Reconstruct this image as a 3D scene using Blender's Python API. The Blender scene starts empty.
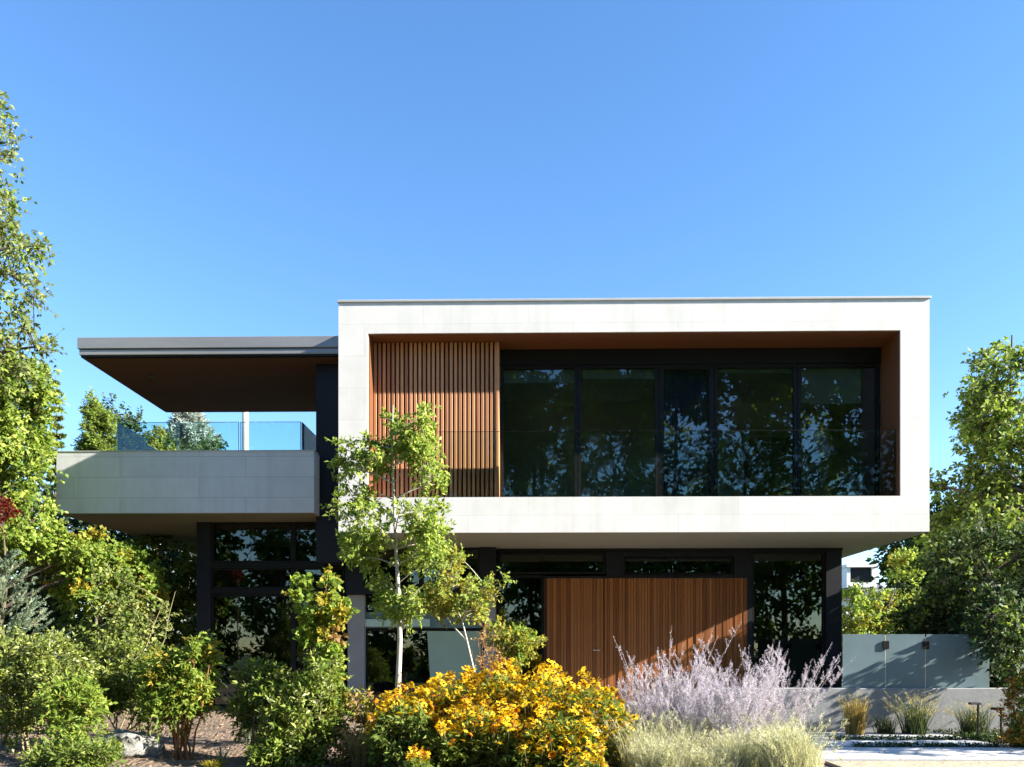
import bpy, bmesh, math, random
import numpy as np
from mathutils import Vector, Matrix, Euler

R = math.radians
scene = bpy.context.scene
COL = scene.collection

# ------------------------------------------------------------------ camera
FPX = 800.0
YAW = 0.9
CX, CY = 522.0, 652.0
CAMZ = 1.0
cam_d = bpy.data.cameras.new('camera')
cam = bpy.data.objects.new('camera', cam_d)
COL.objects.link(cam)
cam.location = (0, 0, CAMZ)
cam.rotation_euler = (R(90), 0, R(YAW))
cam_d.sensor_width = 36.0
cam_d.lens = FPX * 36.0 / 1024.0
cam_d.shift_x = -(CX - 512) / 1024.0
cam_d.shift_y = (CY - 383.5) / 1024.0
cam_d.clip_start = 0.1
cam_d.clip_end = 3000
scene.camera = cam

# ------------------------------------------------------------------ sky and sun
S = Vector((1.0, -0.185, 0.485)).normalized()          # towards the sun
EL = math.asin(S.z)
world = bpy.data.worlds.new('World')
scene.world = world
world.use_nodes = True
nt = world.node_tree
sky = nt.nodes.new('ShaderNodeTexSky')
sky.sky_type = 'NISHITA'
sky.sun_disc = False
sky.sun_elevation = EL
sky.sun_rotation = math.atan2(S.x, S.y)
sky.altitude = 0
sky.air_density = 1.0
sky.dust_density = 0.0
sky.ozone_density = 3.0
bg = nt.nodes['Background']
bg.inputs['Strength'].default_value = 0.088
hs = nt.nodes.new('ShaderNodeHueSaturation')
hs.inputs['Saturation'].default_value = 1.16; hs.inputs['Hue'].default_value = 0.503
nt.links.new(sky.outputs[0], hs.inputs['Color']); nt.links.new(hs.outputs[0], bg.inputs['Color'])
sun_d = bpy.data.lights.new('sun', 'SUN')
sun_d.energy = 5.0
sun_d.angle = R(0.5)
sun_d.color = (1.0, 0.92, 0.79)
sun = bpy.data.objects.new('sun', sun_d)
COL.objects.link(sun)
sun.rotation_euler = S.to_track_quat('Z', 'Y').to_euler()
sun.location = (20, -10, 20)
scene.view_settings.view_transform = 'Standard'
scene.view_settings.look = 'None'
scene.view_settings.gamma = 1.0
scene.view_settings.use_curve_mapping = False
scene.view_settings.exposure = 2.0
scene.render.engine = 'CYCLES'
scene.cycles.use_denoising = True
scene.cycles.max_bounces = 7
scene.cycles.diffuse_bounces = 3
scene.cycles.glossy_bounces = 3
scene.cycles.transmission_bounces = 3
scene.cycles.transparent_max_bounces = 10
scene.cycles.caustics_reflective = False
scene.cycles.caustics_refractive = False

_c, _s = math.cos(R(YAW)), math.sin(R(YAW))
def W(px, py, Y):
    """photo pixel -> real point on the plane at distance Y"""
    u = (px - CX) / FPX
    v = (CY - py) / FPX
    t = Y / (_c + u * _s)
    return (t * (-_s + u * _c), Y, CAMZ + t * v)
def WX(px, Y): return W(px, CY, Y)[0]
def WZ(py, Y, px=CX): return W(px, py, Y)[2]

# ------------------------------------------------------------------ materials
def newmat(name):
    m = bpy.data.materials.new(name); m.use_nodes = True
    n = m.node_tree.nodes; l = m.node_tree.links
    return m, n, l, n['Principled BSDF']
def rgb(c): return (c[0], c[1], c[2], 1.0)

def plain(name, col, rough=0.6, metal=0.0, var=0.08, scale=6.0, bump=0.0, spec=0.5, streak=None):
    """painted / mineral surface with soft mottling and faint bump"""
    m, n, l, b = newmat(name)
    tc = n.new('ShaderNodeTexCoord')
    mp = n.new('ShaderNodeMapping'); l.new(tc.outputs['Object'], mp.inputs[0])
    if streak: mp.inputs['Scale'].default_value = streak
    no = n.new('ShaderNodeTexNoise'); no.inputs['Scale'].default_value = scale
    no.inputs['Detail'].default_value = 8; no.inputs['Roughness'].default_value = 0.65
    l.new(mp.outputs[0], no.inputs['Vector'])
    cr = n.new('ShaderNodeValToRGB')
    cr.color_ramp.elements[0].position = 0.3; cr.color_ramp.elements[1].position = 0.7
    cr.color_ramp.elements[0].color = rgb([x * (1 - var) for x in col])
    cr.color_ramp.elements[1].color = rgb([min(1, x * (1 + var)) for x in col])
    l.new(no.outputs[0], cr.inputs[0]); l.new(cr.outputs[0], b.inputs['Base Color'])
    b.inputs['Roughness'].default_value = rough
    b.inputs['Metallic'].default_value = metal
    b.inputs['Specular IOR Level'].default_value = spec
    if bump:
        n2 = n.new('ShaderNodeTexNoise'); n2.inputs['Scale'].default_value = scale * 8
        n2.inputs['Detail'].default_value = 6
        l.new(mp.outputs[0], n2.inputs['Vector'])
        bp = n.new('ShaderNodeBump'); bp.inputs['Strength'].default_value = bump
        bp.inputs['Distance'].default_value = 0.02
        l.new(n2.outputs[0], bp.inputs['Height']); l.new(bp.outputs[0], b.inputs['Normal'])
    return m

def stone(name, c1, c2, cm, bw=1.5, rh=0.42, ms=0.004, off=0.37, bump=0.25):
    """large format stone tiles with fine joints; u = x + y, v = z"""
    m, n, l, b = newmat(name)
    tc = n.new('ShaderNodeTexCoord')
    sp = n.new('ShaderNodeSeparateXYZ'); l.new(tc.outputs['Object'], sp.inputs[0])
    ad = n.new('ShaderNodeMath'); ad.operation = 'ADD'
    l.new(sp.outputs[0], ad.inputs[0]); l.new(sp.outputs[1], ad.inputs[1])
    cb = n.new('ShaderNodeCombineXYZ'); l.new(ad.outputs[0], cb.inputs[0]); l.new(sp.outputs[2], cb.inputs[1])
    br = n.new('ShaderNodeTexBrick')
    l.new(cb.outputs[0], br.inputs['Vector'])
    br.inputs['Color1'].default_value = rgb(c1); br.inputs['Color2'].default_value = rgb(c2)
    br.inputs['Mortar'].default_value = rgb(cm)
    br.inputs['Scale'].default_value = 1.0
    br.inputs['Brick Width'].default_value = bw; br.inputs['Row Height'].default_value = rh
    br.inputs['Mortar Size'].default_value = ms; br.inputs['Mortar Smooth'].default_value = 0.3
    br.inputs['Bias'].default_value = 0.0
    br.offset = off
    no = n.new('ShaderNodeTexNoise'); no.inputs['Scale'].default_value = 2.3
    no.inputs['Detail'].default_value = 9; no.inputs['Roughness'].default_value = 0.7
    l.new(tc.outputs['Object'], no.inputs['Vector'])
    cr = n.new('ShaderNodeValToRGB')
    cr.color_ramp.elements[0].position = 0.3; cr.color_ramp.elements[1].position = 0.72
    cr.color_ramp.elements[0].color = (0.88, 0.88, 0.87, 1); cr.color_ramp.elements[1].color = (1, 1, 1, 1)
    l.new(no.outputs[0], cr.inputs[0])
    mx = n.new('ShaderNodeMix'); mx.data_type = 'RGBA'; mx.blend_type = 'MULTIPLY'
    mx.inputs[0].default_value = 1.0
    l.new(br.outputs['Color'], mx.inputs[6]); l.new(cr.outputs[0], mx.inputs[7])
    ms_ = n.new('ShaderNodeMapping'); ms_.inputs['Scale'].default_value = (5.0, 5.0, 0.35); l.new(tc.outputs['Object'], ms_.inputs[0])
    ns_ = n.new('ShaderNodeTexNoise'); ns_.inputs['Scale'].default_value = 1.0; ns_.inputs['Detail'].default_value = 6; l.new(ms_.outputs[0], ns_.inputs['Vector'])
    cs_ = n.new('ShaderNodeValToRGB'); cs_.color_ramp.elements[0].position = 0.30; cs_.color_ramp.elements[1].position = 0.52
    cs_.color_ramp.elements[0].color = (0.93, 0.925, 0.915, 1); cs_.color_ramp.elements[1].color = (1, 1, 1, 1); l.new(ns_.outputs[0], cs_.inputs[0])
    m3 = n.new('ShaderNodeMix'); m3.data_type = 'RGBA'; m3.blend_type = 'MULTIPLY'; m3.inputs[0].default_value = 1.0
    l.new(mx.outputs[2], m3.inputs[6]); l.new(cs_.outputs[0], m3.inputs[7])
    l.new(m3.outputs[2], b.inputs['Base Color'])
    b.inputs['Roughness'].default_value = 0.75
    bp = n.new('ShaderNodeBump'); bp.inputs['Strength'].default_value = bump; bp.inputs['Distance'].default_value = 0.006
    inv = n.new('ShaderNodeMath'); inv.operation = 'SUBTRACT'; inv.inputs[0].default_value = 1.0
    l.new(br.outputs['Fac'], inv.inputs[1])
    l.new(inv.outputs[0], bp.inputs['Height']); l.new(bp.outputs[0], b.inputs['Normal'])
    return m

def wood(name, dark, light, board=0.0, rough=0.5, axis='Z', spec=0.35):
    """cedar: grain along one axis, each separate board its own shade"""
    m, n, l, b = newmat(name)
    tc = n.new('ShaderNodeTexCoord'); mp = n.new('ShaderNodeMapping')
    l.new(tc.outputs['Object'], mp.inputs[0])
    mp.inputs['Scale'].default_value = {'Z': (38, 38, 1.2), 'X': (1.2, 38, 38), 'Y': (38, 1.2, 38)}[axis]
    no = n.new('ShaderNodeTexNoise'); no.inputs['Scale'].default_value = 1.0
    no.inputs['Detail'].default_value = 7; l.new(mp.outputs[0], no.inputs['Vector'])
    ge = n.new('ShaderNodeNewGeometry')
    a = n.new('ShaderNodeMath'); a.operation = 'MULTIPLY'; a.inputs[1].default_value = 0.75
    l.new(ge.outputs['Random Per Island'], a.inputs[0])
    a2 = n.new('ShaderNodeMath'); a2.operation = 'MULTIPLY_ADD'; a2.inputs[1].default_value = 0.6
    l.new(no.outputs[0], a2.inputs[0]); l.new(a.outputs[0], a2.inputs[2])
    cr = n.new('ShaderNodeValToRGB')
    cr.color_ramp.elements[0].position = 0.2; cr.color_ramp.elements[1].position = 0.85
    cr.color_ramp.elements[0].color = rgb(dark); cr.color_ramp.elements[1].color = rgb(light)
    l.new(a2.outputs[0], cr.inputs[0])
    out = cr.outputs[0]
    if board:
        # board joints as thin dark lines
        sp = n.new('ShaderNodeSeparateXYZ'); l.new(tc.outputs['Object'], sp.inputs[0])
        k = n.new('ShaderNodeMath'); k.operation = 'MODULO'; k.inputs[1].default_value = board
        ab = n.new('ShaderNodeMath'); ab.operation = 'ABSOLUTE'
        l.new(sp.outputs[1 if axis == 'X' else 0], ab.inputs[0]); l.new(ab.outputs[0], k.inputs[0])
        g = n.new('ShaderNodeMath'); g.operation = 'GREATER_THAN'; g.inputs[1].default_value = 0.007
        l.new(k.outputs[0], g.inputs[0])
        mx = n.new('ShaderNodeMix'); mx.data_type = 'RGBA'
        mx.inputs[6].default_value = rgb([x * 0.25 for x in dark])
        l.new(g.outputs[0], mx.inputs[0]); l.new(out, mx.inputs[7]); out = mx.outputs[2]
    l.new(out, b.inputs['Base Color'])
    b.inputs['Roughness'].default_value = rough; b.inputs['Specular IOR Level'].default_value = spec
    bp = n.new('ShaderNodeBump'); bp.inputs['Strength'].default_value = 0.2; bp.inputs['Distance'].default_value = 0.003
    l.new(no.outputs[0], bp.inputs['Height']); l.new(bp.outputs[0], b.inputs['Normal'])
    return m

def glass(name, tint=(0.5, 0.55, 0.52), ior=1.75, rough=0.0, wave=0.0):
    m, n, l, b = newmat(name)
    n.remove(b)
    out = n['Material Output']
    tr = n.new('ShaderNodeBsdfTransparent'); tr.inputs[0].default_value = rgb(tint)
    gl = n.new('ShaderNodeBsdfGlossy'); gl.inputs['Roughness'].default_value = rough
    gl.inputs['Color'].default_value = (0.95, 1.0, 1.0, 1)
    fr = n.new('ShaderNodeFresnel'); fr.inputs['IOR'].default_value = ior
    mx = n.new('ShaderNodeMixShader')
    l.new(fr.outputs[0], mx.inputs[0]); l.new(tr.outputs[0], mx.inputs[1]); l.new(gl.outputs[0], mx.inputs[2])
    l.new(mx.outputs[0], out.inputs[0])
    if wave:
        tc = n.new('ShaderNodeTexCoord')
        no = n.new('ShaderNodeTexNoise'); no.inputs['Scale'].default_value = 0.8; no.inputs['Detail'].default_value = 1
        l.new(tc.outputs['Object'], no.inputs['Vector'])
        bp = n.new('ShaderNodeBump'); bp.inputs['Strength'].default_value = wave; bp.inputs['Distance'].default_value = 0.02
        l.new(no.outputs[0], bp.inputs['Height']); l.new(bp.outputs[0], gl.inputs['Normal'])
    return m

def leafmat(name, stops, trans=0.4, rough=0.55, spec=0.18, tboost=1.4):
    """every leaf takes its own shade; light passes partly through"""
    m, n, l, b = newmat(name)
    ge = n.new('ShaderNodeNewGeometry')
    cr = n.new('ShaderNodeValToRGB')
    els = cr.color_ramp.elements
    while len(els) < len(stops): els.new(0.5)
    g_ = {'leaf_dark': 1.4, 'leaf_bright': 1.4, 'leaf_maple': 1.5, 'leaf_birch': 1.6, 'leaf_gold': 1.3, 'leaf_rhodo': 1.8, 'leaf_mid': 1.7, 'leaf_red': 0.45, 'leaf_yellow': 1.0, 'leaf_pink': 1.0, 'leaf_orange': 1.0}.get(name, 1.5) if name.startswith('leaf_') else 1.0
    for e, (p, c) in zip(els, stops): e.position = p; e.color = rgb([c[0] * g_ * (1.03 if g_ > 1.4 else 1), c[1] * g_, c[2] * g_])
    l.new(ge.outputs['Random Per Island'], cr.inputs[0])
    l.new(cr.outputs[0], b.inputs['Base Color'])
    b.inputs['Roughness'].default_value = rough; b.inputs['Specular IOR Level'].default_value = spec
    t = n.new('ShaderNodeBsdfTranslucent')
    mu = n.new('ShaderNodeMix'); mu.data_type = 'RGBA'; mu.blend_type = 'MULTIPLY'; mu.inputs[0].default_value = 1
    mu.inputs[7].default_value = (tboost, tboost * 1.02, tboost * 0.6, 1)
    mu.clamp_result = False
    l.new(cr.outputs[0], mu.inputs[6]); l.new(mu.outputs[2], t.inputs[0])
    mx = n.new('ShaderNodeMixShader'); mx.inputs[0].default_value = trans
    l.new(b.outputs[0], mx.inputs[1]); l.new(t.outputs[0], mx.inputs[2])
    l.new(mx.outputs[0], n['Material Output'].inputs[0])
    return m

M = {}
M['stone'] = stone('pale_stone_cladding', (0.81, 0.80, 0.775), (0.77, 0.76, 0.735), (0.62, 0.61, 0.585), 1.9, 0.58, 0.004, 0.43)
M['stone_grey'] = stone('grey_stone_cladding', (0.72, 0.74, 0.76), (0.63, 0.655, 0.69), (0.42, 0.43, 0.45), 2.5, 0.405, 0.005, 0.37)
M['soffit_dark'] = plain('olive_grey_soffit', (0.25, 0.245, 0.19), 0.85, var=0.08, scale=1.5, spec=0.2)
M['soffit'] = plain('pale_render_soffit', (0.40, 0.40, 0.34), 0.8, var=0.06, scale=1.5, bump=0.1)
M['zinc'] = plain('grey_zinc_fascia', (0.30, 0.30, 0.31), 0.45, 0.3, var=0.10, scale=2.0, streak=(0.4, 1, 3))
M['zinc_pale'] = plain('pale_zinc_coping', (0.50, 0.50, 0.50), 0.5, 0.2, var=0.08, scale=2.0)
M['char'] = plain('charcoal_panel', (0.012, 0.014, 0.021), 0.55, 0.0, var=0.25, scale=1.2, bump=0.05, spec=0.25)
M['frame'] = plain('dark_bronze_frame', (0.010, 0.011, 0.012), 0.5, 0.0, spec=0.2, var=0.12, scale=4)
M['pier'] = plain('grey_concrete_pier', (0.30, 0.30, 0.31), 0.7, var=0.12, scale=3.0, bump=0.15)
M['slat'] = wood('cedar_slat', (0.28, 0.105, 0.043), (0.58, 0.27, 0.125))
M['slat_back'] = plain('dark_backing_board', (0.085, 0.036, 0.018), 0.8, var=0.2)
M['door'] = wood('red_cedar_boards', (0.15, 0.050, 0.017), (0.38, 0.145, 0.050), rough=0.5, spec=0.2)
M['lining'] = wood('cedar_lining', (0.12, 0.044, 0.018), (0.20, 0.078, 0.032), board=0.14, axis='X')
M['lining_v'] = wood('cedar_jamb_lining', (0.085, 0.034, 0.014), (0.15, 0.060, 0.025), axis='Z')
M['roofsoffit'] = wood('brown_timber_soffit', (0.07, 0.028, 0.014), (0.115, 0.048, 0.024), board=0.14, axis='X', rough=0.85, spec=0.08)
M['steel'] = plain('brushed_steel', (0.6, 0.58, 0.54), 0.3, 0.9, var=0.05)
M['glass'] = glass('window_glass', (0.80, 0.85, 0.88), 1.75, 0.0, 0.05)
M['glass_low'] = glass('entrance_glass', (0.50, 0.58, 0.53), 1.7, 0.0, 0.04)
M['guard'] = glass('guard_glass', (0.90, 0.95, 0.93), 1.25, 0.0)
M['rail'] = glass('railing_glass', (0.80, 0.92, 0.94), 1.5, 0.0)
M['gedge'] = plain('green_glass_edge', (0.30, 0.55, 0.52), 0.2, var=0.02)
M['frost'] = plain('frosted_green_glass', (0.34, 0.48, 0.41), 0.25, var=0.08, scale=1.2, spec=0.6)
M['frost_blue'] = plain('frosted_grey_glass', (0.15, 0.215, 0.24), 0.3, var=0.18, scale=1.0, spec=0.5)
M['teal'] = plain('teal_painted_beam', (0.13, 0.22, 0.25), 0.4, var=0.06)
M['palegreen'] = plain('pale_green_lit_strip', (0.50, 0.66, 0.62), 0.4, var=0.04)
M['inner'] = plain('interior_plaster', (0.80, 0.79, 0.74), 0.9, var=0.1, scale=1.0)
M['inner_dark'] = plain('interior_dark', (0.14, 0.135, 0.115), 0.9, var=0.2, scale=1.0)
M['curtain'] = plain('blue_grey_blind', (0.10, 0.125, 0.26), 0.8, var=0.15, scale=3.0, streak=(8, 1, 0.3))
M['concrete'] = plain('pale_concrete', (0.27, 0.28, 0.29), 0.75, var=0.2, scale=2.0, bump=0.15)
M['slab'] = plain('pale_paving_slab', (0.50, 0.51, 0.52), 0.75, var=0.10, scale=2.5, bump=0.15)
M['black'] = plain('black_metal', (0.012, 0.012, 0.013), 0.4, 0.4, var=0.1)
M['bark'] = plain('grey_brown_bark', (0.12, 0.095, 0.07), 0.9, var=0.35, scale=9, bump=0.6, streak=(3, 3, 0.6))
M['barkpale'] = plain('pale_young_bark', (0.46, 0.42, 0.35), 0.8, var=0.25, scale=14, bump=0.3, streak=(2, 2, 0.8))
M['barkgreen'] = plain('olive_twig_bark', (0.26, 0.22, 0.11), 0.8, var=0.25, scale=10)
M['redstem'] = plain('reddish_stem', (0.34, 0.15, 0.07), 0.8, var=0.3, scale=10)
M['sagestem'] = plain('silvery_sage_stem', (0.50, 0.49, 0.47), 0.8, var=0.15, scale=14)
M['whitepaint'] = plain('white_render', (0.78, 0.77, 0.74), 0.7, var=0.04)
M['slate'] = plain('dark_slate_roof', (0.10, 0.10, 0.11), 0.7, var=0.2, scale=8, bump=0.3)
M['polewood'] = plain('weathered_pole_wood', (0.46, 0.38, 0.30), 0.85, var=0.2, scale=5, bump=0.3, streak=(4, 4, 0.4))

# ------------------------------------------------------------------ mesh helpers
def link(o, parent=None):
    COL.objects.link(o)
    if parent is not None: o.parent = parent
    return o
def tag(o, label=None, cat=None, group=None, kind=None):
    if label: o['label'] = label
    if cat: o['category'] = cat
    if group: o['group'] = group
    if kind: o['kind'] = kind
    return o
def empty(name, label, cat, loc=(0, 0, 0), group=None):
    o = bpy.data.objects.new(name, None); o.empty_display_size = 0.2
    COL.objects.link(o)
    o.location = loc
    return tag(o, label, cat, group)

class Shape:
    """collects boxes, prisms and tubes, then links them as one mesh"""
    def __init__(s): s.bm = bmesh.new()
    def box(s, x0, x1, y0, y1, z0, z1, bev=0.0):
        r = bmesh.ops.create_cube(s.bm, size=1.0)
        vs = r['verts']
        for v in vs:
            v.co = Vector(((x0 + x1) / 2 + v.co.x * (x1 - x0), (y0 + y1) / 2 + v.co.y * (y1 - y0), (z0 + z1) / 2 + v.co.z * (z1 - z0)))
        if bev:
            es = list({e for v in vs for e in v.link_edges})
            bmesh.ops.bevel(s.bm, geom=es, offset=bev, segments=1, affect='EDGES')
        return s
    def prism(s, pts, axis, a, b):
        """extrude a 2D outline along an axis ('Y': pts are x,z; 'Z': pts are x,y; 'X': pts are y,z)"""
        def mk(p, t):
            return {'Y': (p[0], t, p[1]), 'Z': (p[0], p[1], t), 'X': (t, p[0], p[1])}[axis]
        v0 = [s.bm.verts.new(mk(p, a)) for p in pts]; v1 = [s.bm.verts.new(mk(p, b)) for p in pts]
        n = len(pts)
        s.bm.faces.new(v0); s.bm.faces.new(list(reversed(v1)))
        for i in range(n):
            s.bm.faces.new([v0[i], v1[i], v1[(i + 1) % n], v0[(i + 1) % n]])
        return s
    def cyl(s, p0, p1, r0, r1=None, seg=12):
        r1 = r0 if r1 is None else r1
        p0, p1 = Vector(p0), Vector(p1); d = (p1 - p0)
        q = d.to_track_quat('Z', 'Y')
        a = []; b = []
        for i in range(seg):
            t = 2 * math.pi * i / seg; o = q @ Vector((math.cos(t), math.sin(t), 0))
            a.append(s.bm.verts.new(p0 + o * r0)); b.append(s.bm.verts.new(p1 + o * r1))
        s.bm.faces.new(list(reversed(a))); s.bm.faces.new(b)
        for i in range(seg):
            s.bm.faces.new([a[i], a[(i + 1) % seg], b[(i + 1) % seg], b[i]])
        return s
    def build(s, name, mat, parent=None, smooth=False):
        bmesh.ops.recalc_face_normals(s.bm, faces=s.bm.faces)
        me = bpy.data.meshes.new(name); s.bm.to_mesh(me); s.bm.free()
        me.materials.append(mat)
        if smooth: me.shade_smooth()
        o = bpy.data.objects.new(name, me)
        link(o)
        if parent is not None:
            o.parent = parent
            o.location = [-c for c in parent_world(parent)]
        return o
def parent_world(p):
    v = Vector((0, 0, 0))
    while p is not None:
        v += p.location; p = p.parent
    return v

def np_mesh(name, V, F, mats, idx=None, parent=None, smooth=False):
    """mesh from arrays; F is (n,k)"""
    V = np.asarray(V, dtype=np.float32); F = np.asarray(F, dtype=np.int32)
    if parent is not None:
        V = V - np.array(parent_world(parent), dtype=np.float32)
    me = bpy.data.meshes.new(name)
    me.vertices.add(len(V)); me.vertices.foreach_set('co', V.ravel())
    n, k = F.shape
    me.loops.add(n * k); me.loops.foreach_set('vertex_index', F.ravel())
    me.polygons.add(n); me.polygons.foreach_set('loop_start', np.arange(0, n * k, k, dtype=np.int32))
    me.polygons.foreach_set('loop_total', np.full(n, k, dtype=np.int32))
    for m in (mats if isinstance(mats, (list, tuple)) else [mats]): me.materials.append(m)
    if idx is not None: me.polygons.foreach_set('material_index', np.asarray(idx, dtype=np.int32))
    if smooth: me.polygons.foreach_set('use_smooth', np.ones(n, dtype=bool))
    me.update(calc_edges=True)
    o = bpy.data.objects.new(name, me)
    return link(o, parent)

def norm(a): return a / (np.linalg.norm(a, axis=-1, keepdims=True) + 1e-9)

def tube_arrays(paths, seg=5):
    Vs = []; Fs = []; off = 0
    for pts, rad in paths:
        P = np.asarray(pts, float); n = len(P); r = np.asarray(rad, float)
        T = np.gradient(P, axis=0); T = norm(T)
        ref = np.array([0.31, 0.95, 0.05])
        A = norm(np.cross(T, ref)); B = np.cross(T, A)
        th = np.arange(seg) * 2 * np.pi / seg
        ring = P[:, None, :] + r[:, None, None] * (np.cos(th)[None, :, None] * A[:, None, :] + np.sin(th)[None, :, None] * B[:, None, :])
        Vs.append(ring.reshape(-1, 3))
        i = np.arange(n - 1)[:, None]; j = np.arange(seg)[None, :]
        a = off + i * seg + j; b = off + i * seg + (j + 1) % seg
        Fs.append(np.stack([a, b, b + seg, a + seg], -1).reshape(-1, 4)); off += n * seg
    return np.concatenate(Vs), np.concatenate(Fs)

def leaf_arrays(P, D, N, L, Wd, fold=0.25, curl=0.0):
    """one pointed, slightly folded leaf per point"""
    D = norm(D); Sd = norm(np.cross(D, N)); N = np.cross(Sd, D)
    L = np.asarray(L)[:, None]; Wd = np.asarray(Wd)[:, None]
    b = P
    t = P + D * L - N * L * curl
    m = P + D * L * 0.45
    r = m + Sd * Wd * 0.5 + N * Wd * fold
    l_ = m - Sd * Wd * 0.5 + N * Wd * fold
    V = np.stack([b, r, t, l_], 1).reshape(-1, 3)
    F = np.arange(len(V)).reshape(-1, 4)
    return V, F

def bez(a, m, b, n):
    t = np.linspace(0, 1, n)[:, None]
    return (1 - t) ** 2 * a + 2 * t * (1 - t) * m + t ** 2 * b

def blob_points(rng, ells, n, shell=0.5, gap=0.0, gs=1.2):
    """points in a union of ellipsoids (centre, radii), a share of them near the surface, with gaps"""
    vol = np.array([e[1][0] * e[1][1] * e[1][2] for e in ells]) ** 0.75; vol /= vol.sum()
    out = []
    ph = rng.uniform(0, 6.28, 9)
    while len(out) < n:
        e = ells[rng.choice(len(ells), p=vol)]
        d = rng.normal(size=3); d /= np.linalg.norm(d)
        r = rng.uniform(0.72, 1.0) if rng.random() < shell else rng.random() ** (1 / 3)
        p = np.array(e[0]) + d * np.array(e[1]) * r
        if gap:
            g = (math.sin(p[0] * 2.1 * gs + ph[0]) + math.sin(p[1] * 1.9 * gs + ph[1]) + math.sin(p[2] * 2.4 * gs + ph[2])
                 + 0.7 * math.sin(p[0] * 4.7 * gs + p[2] * 3.1 * gs + ph[3]) + 0.7 * math.sin(p[2] * 5.3 * gs - p[1] * 3.7 * gs + ph[4]))
            if g < gap - 2.2: continue
        out.append(p)
    return np.array(out)

def sprays(rng, C, twigs, leaves, tl, L, Wd, droop=0.15, up=0.35, upn=0.8, axis=None, outward=0.6, lsp=0.9, fold=0.25):
    """twigs leaving every clump centre, leaves set along the twigs"""
    n = len(C)
    ctr = C.mean(0) if axis is None else None
    if axis is None: O = C - ctr
    else: O = C - np.stack([np.full(n, axis[0]), np.full(n, axis[1]), C[:, 2] - 0.3], 1)
    O = norm(O)
    D = norm(rng.normal(size=(n, twigs, 3)) + outward * O[:, None, :] + np.array([0, 0, up]))
    ln = tl * rng.uniform(0.5, 1.25, (n, twigs, 1))
    base = C[:, None, :] + rng.normal(scale=tl * 0.12, size=(n, twigs, 3))
    t = rng.uniform(0.1, 1.0, (n, twigs, leaves, 1))
    P = base[:, :, None, :] + D[:, :, None, :] * ln[:, :, None, :] * t
    P[..., 2] -= (droop * ln[:, :, None, :] * t * t)[..., 0]
    P += rng.normal(scale=tl * 0.04, size=P.shape)
    LD = norm(D[:, :, None, :] * 0.7 + rng.normal(size=P.shape) * lsp * 0.7 - np.array([0, 0, droop]))
    LN = norm(rng.normal(size=P.shape) * 0.7 + np.array([0.55, -0.45, upn * 0.6]))
    k = n * twigs * leaves
    sz = rng.uniform(0.5, 1.35, k) ; Ls = L * sz; Ws = Wd * sz * rng.uniform(0.8, 1.15, k)
    V, F = leaf_arrays(P.reshape(-1, 3), LD.reshape(-1, 3), LN.reshape(-1, 3), Ls, Ws, fold, curl=0.15)
    tw = []
    for i in range(n):
        for j in range(min(twigs, 3)):
            a = C[i]; b = base[i, j] + D[i, j] * ln[i, j] - np.array([0, 0, droop * ln[i, j, 0]])
            tw.append((a, b))
    return V, F, tw

def branches(rng, stems, C, nl, r_limb, r_br):
    """limbs from the stems to a few clumps, finer branches from the limbs to all others"""
    nodes = []
    for pts, rad in stems:
        P = np.asarray(pts, float)
        for k in range(len(P) - 1):
            for t in (0, 0.33, 0.66):
                nodes.append(P[k] * (1 - t) + P[k + 1] * t)
        nodes.append(P[-1])
    nodes = np.array(nodes)
    zmin = nodes[:, 2].min(); zr = nodes[:, 2].max() - zmin
    nodes = nodes[nodes[:, 2] > zmin + 0.12 * zr] if len(nodes) > 6 else nodes
    paths = []
    def attach(c, nodes, r0, r1, n=5):
        d = np.linalg.norm(nodes - c, axis=1)
        pen = np.maximum(0, nodes[:, 2] - (c[2] - 0.35 * d)) * 1.6
        s = nodes[np.argmin(d + pen)]
        mid = (s + c) / 2 + np.array([0, 0, 0.12 * np.linalg.norm(c - s)]) + rng.normal(scale=0.04 * np.linalg.norm(c - s) + 1e-4, size=3)
        p = bez(s, mid, c, n)
        paths.append((p, np.linspace(r0, r1, n)))
        return p
    idx = rng.permutation(len(C))
    limbs = [attach(C[i], nodes, r_limb, r_limb * 0.35, 7) for i in idx[:nl]]
    nn = np.concatenate([nodes] + limbs) if limbs else nodes
    for i in idx[nl:]:
        attach(C[i], nn, r_br, r_br * 0.4, 4)
    return paths

def plant(name, label, cat, base, stems, ells, nclump, leafspec, mats, group=None, seed=1, nl=8, rl=0.03, rb=0.012,
          gap=0.0, gs=1.2, shell=0.5, trunkname='trunk', crownname='crown', barkm='bark', extra=None, smooth_seg=8, clumps=None):
    rng = np.random.default_rng(seed)
    root = empty(name, label, cat, base, group)
    if clumps is not None: C = np.asarray(clumps, float)
    else: C = blob_points(rng, ells, nclump, shell, gap, gs)
    V, F = tube_arrays([(p, r) for p, r in stems], smooth_seg)
    np_mesh(trunkname, V, F, M[barkm], parent=root, smooth=True)
    br = branches(rng, stems, C, min(nl, len(C)), rl, rb)
    sp = dict(leafspec)
    V, F, tw = sprays(rng, C, **sp)
    tp = [(np.array([a, b]), np.array([rb * 0.35, rb * 0.12])) for a, b in tw]
    V2, F2 = tube_arrays(br + tp, 4)
    np_mesh('branches', V2, F2, M[barkm], parent=root, smooth=True)
    if isinstance(mats, str):
        np_mesh(crownname, V, F, M[mats], parent=root)
    else:                                   # second shade of leaf scattered through
        n = len(F); per = sp['twigs'] * sp['leaves']
        cl = np.repeat(rng.random(len(C)), per)[:n]
        idx = np.zeros(n, int)
        for k, (_, frac) in enumerate(mats[1:], 1): idx[cl < frac] = k
        np_mesh(crownname, V, F, [M[m[0]] for m in mats], idx, parent=root)
    return root

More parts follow.
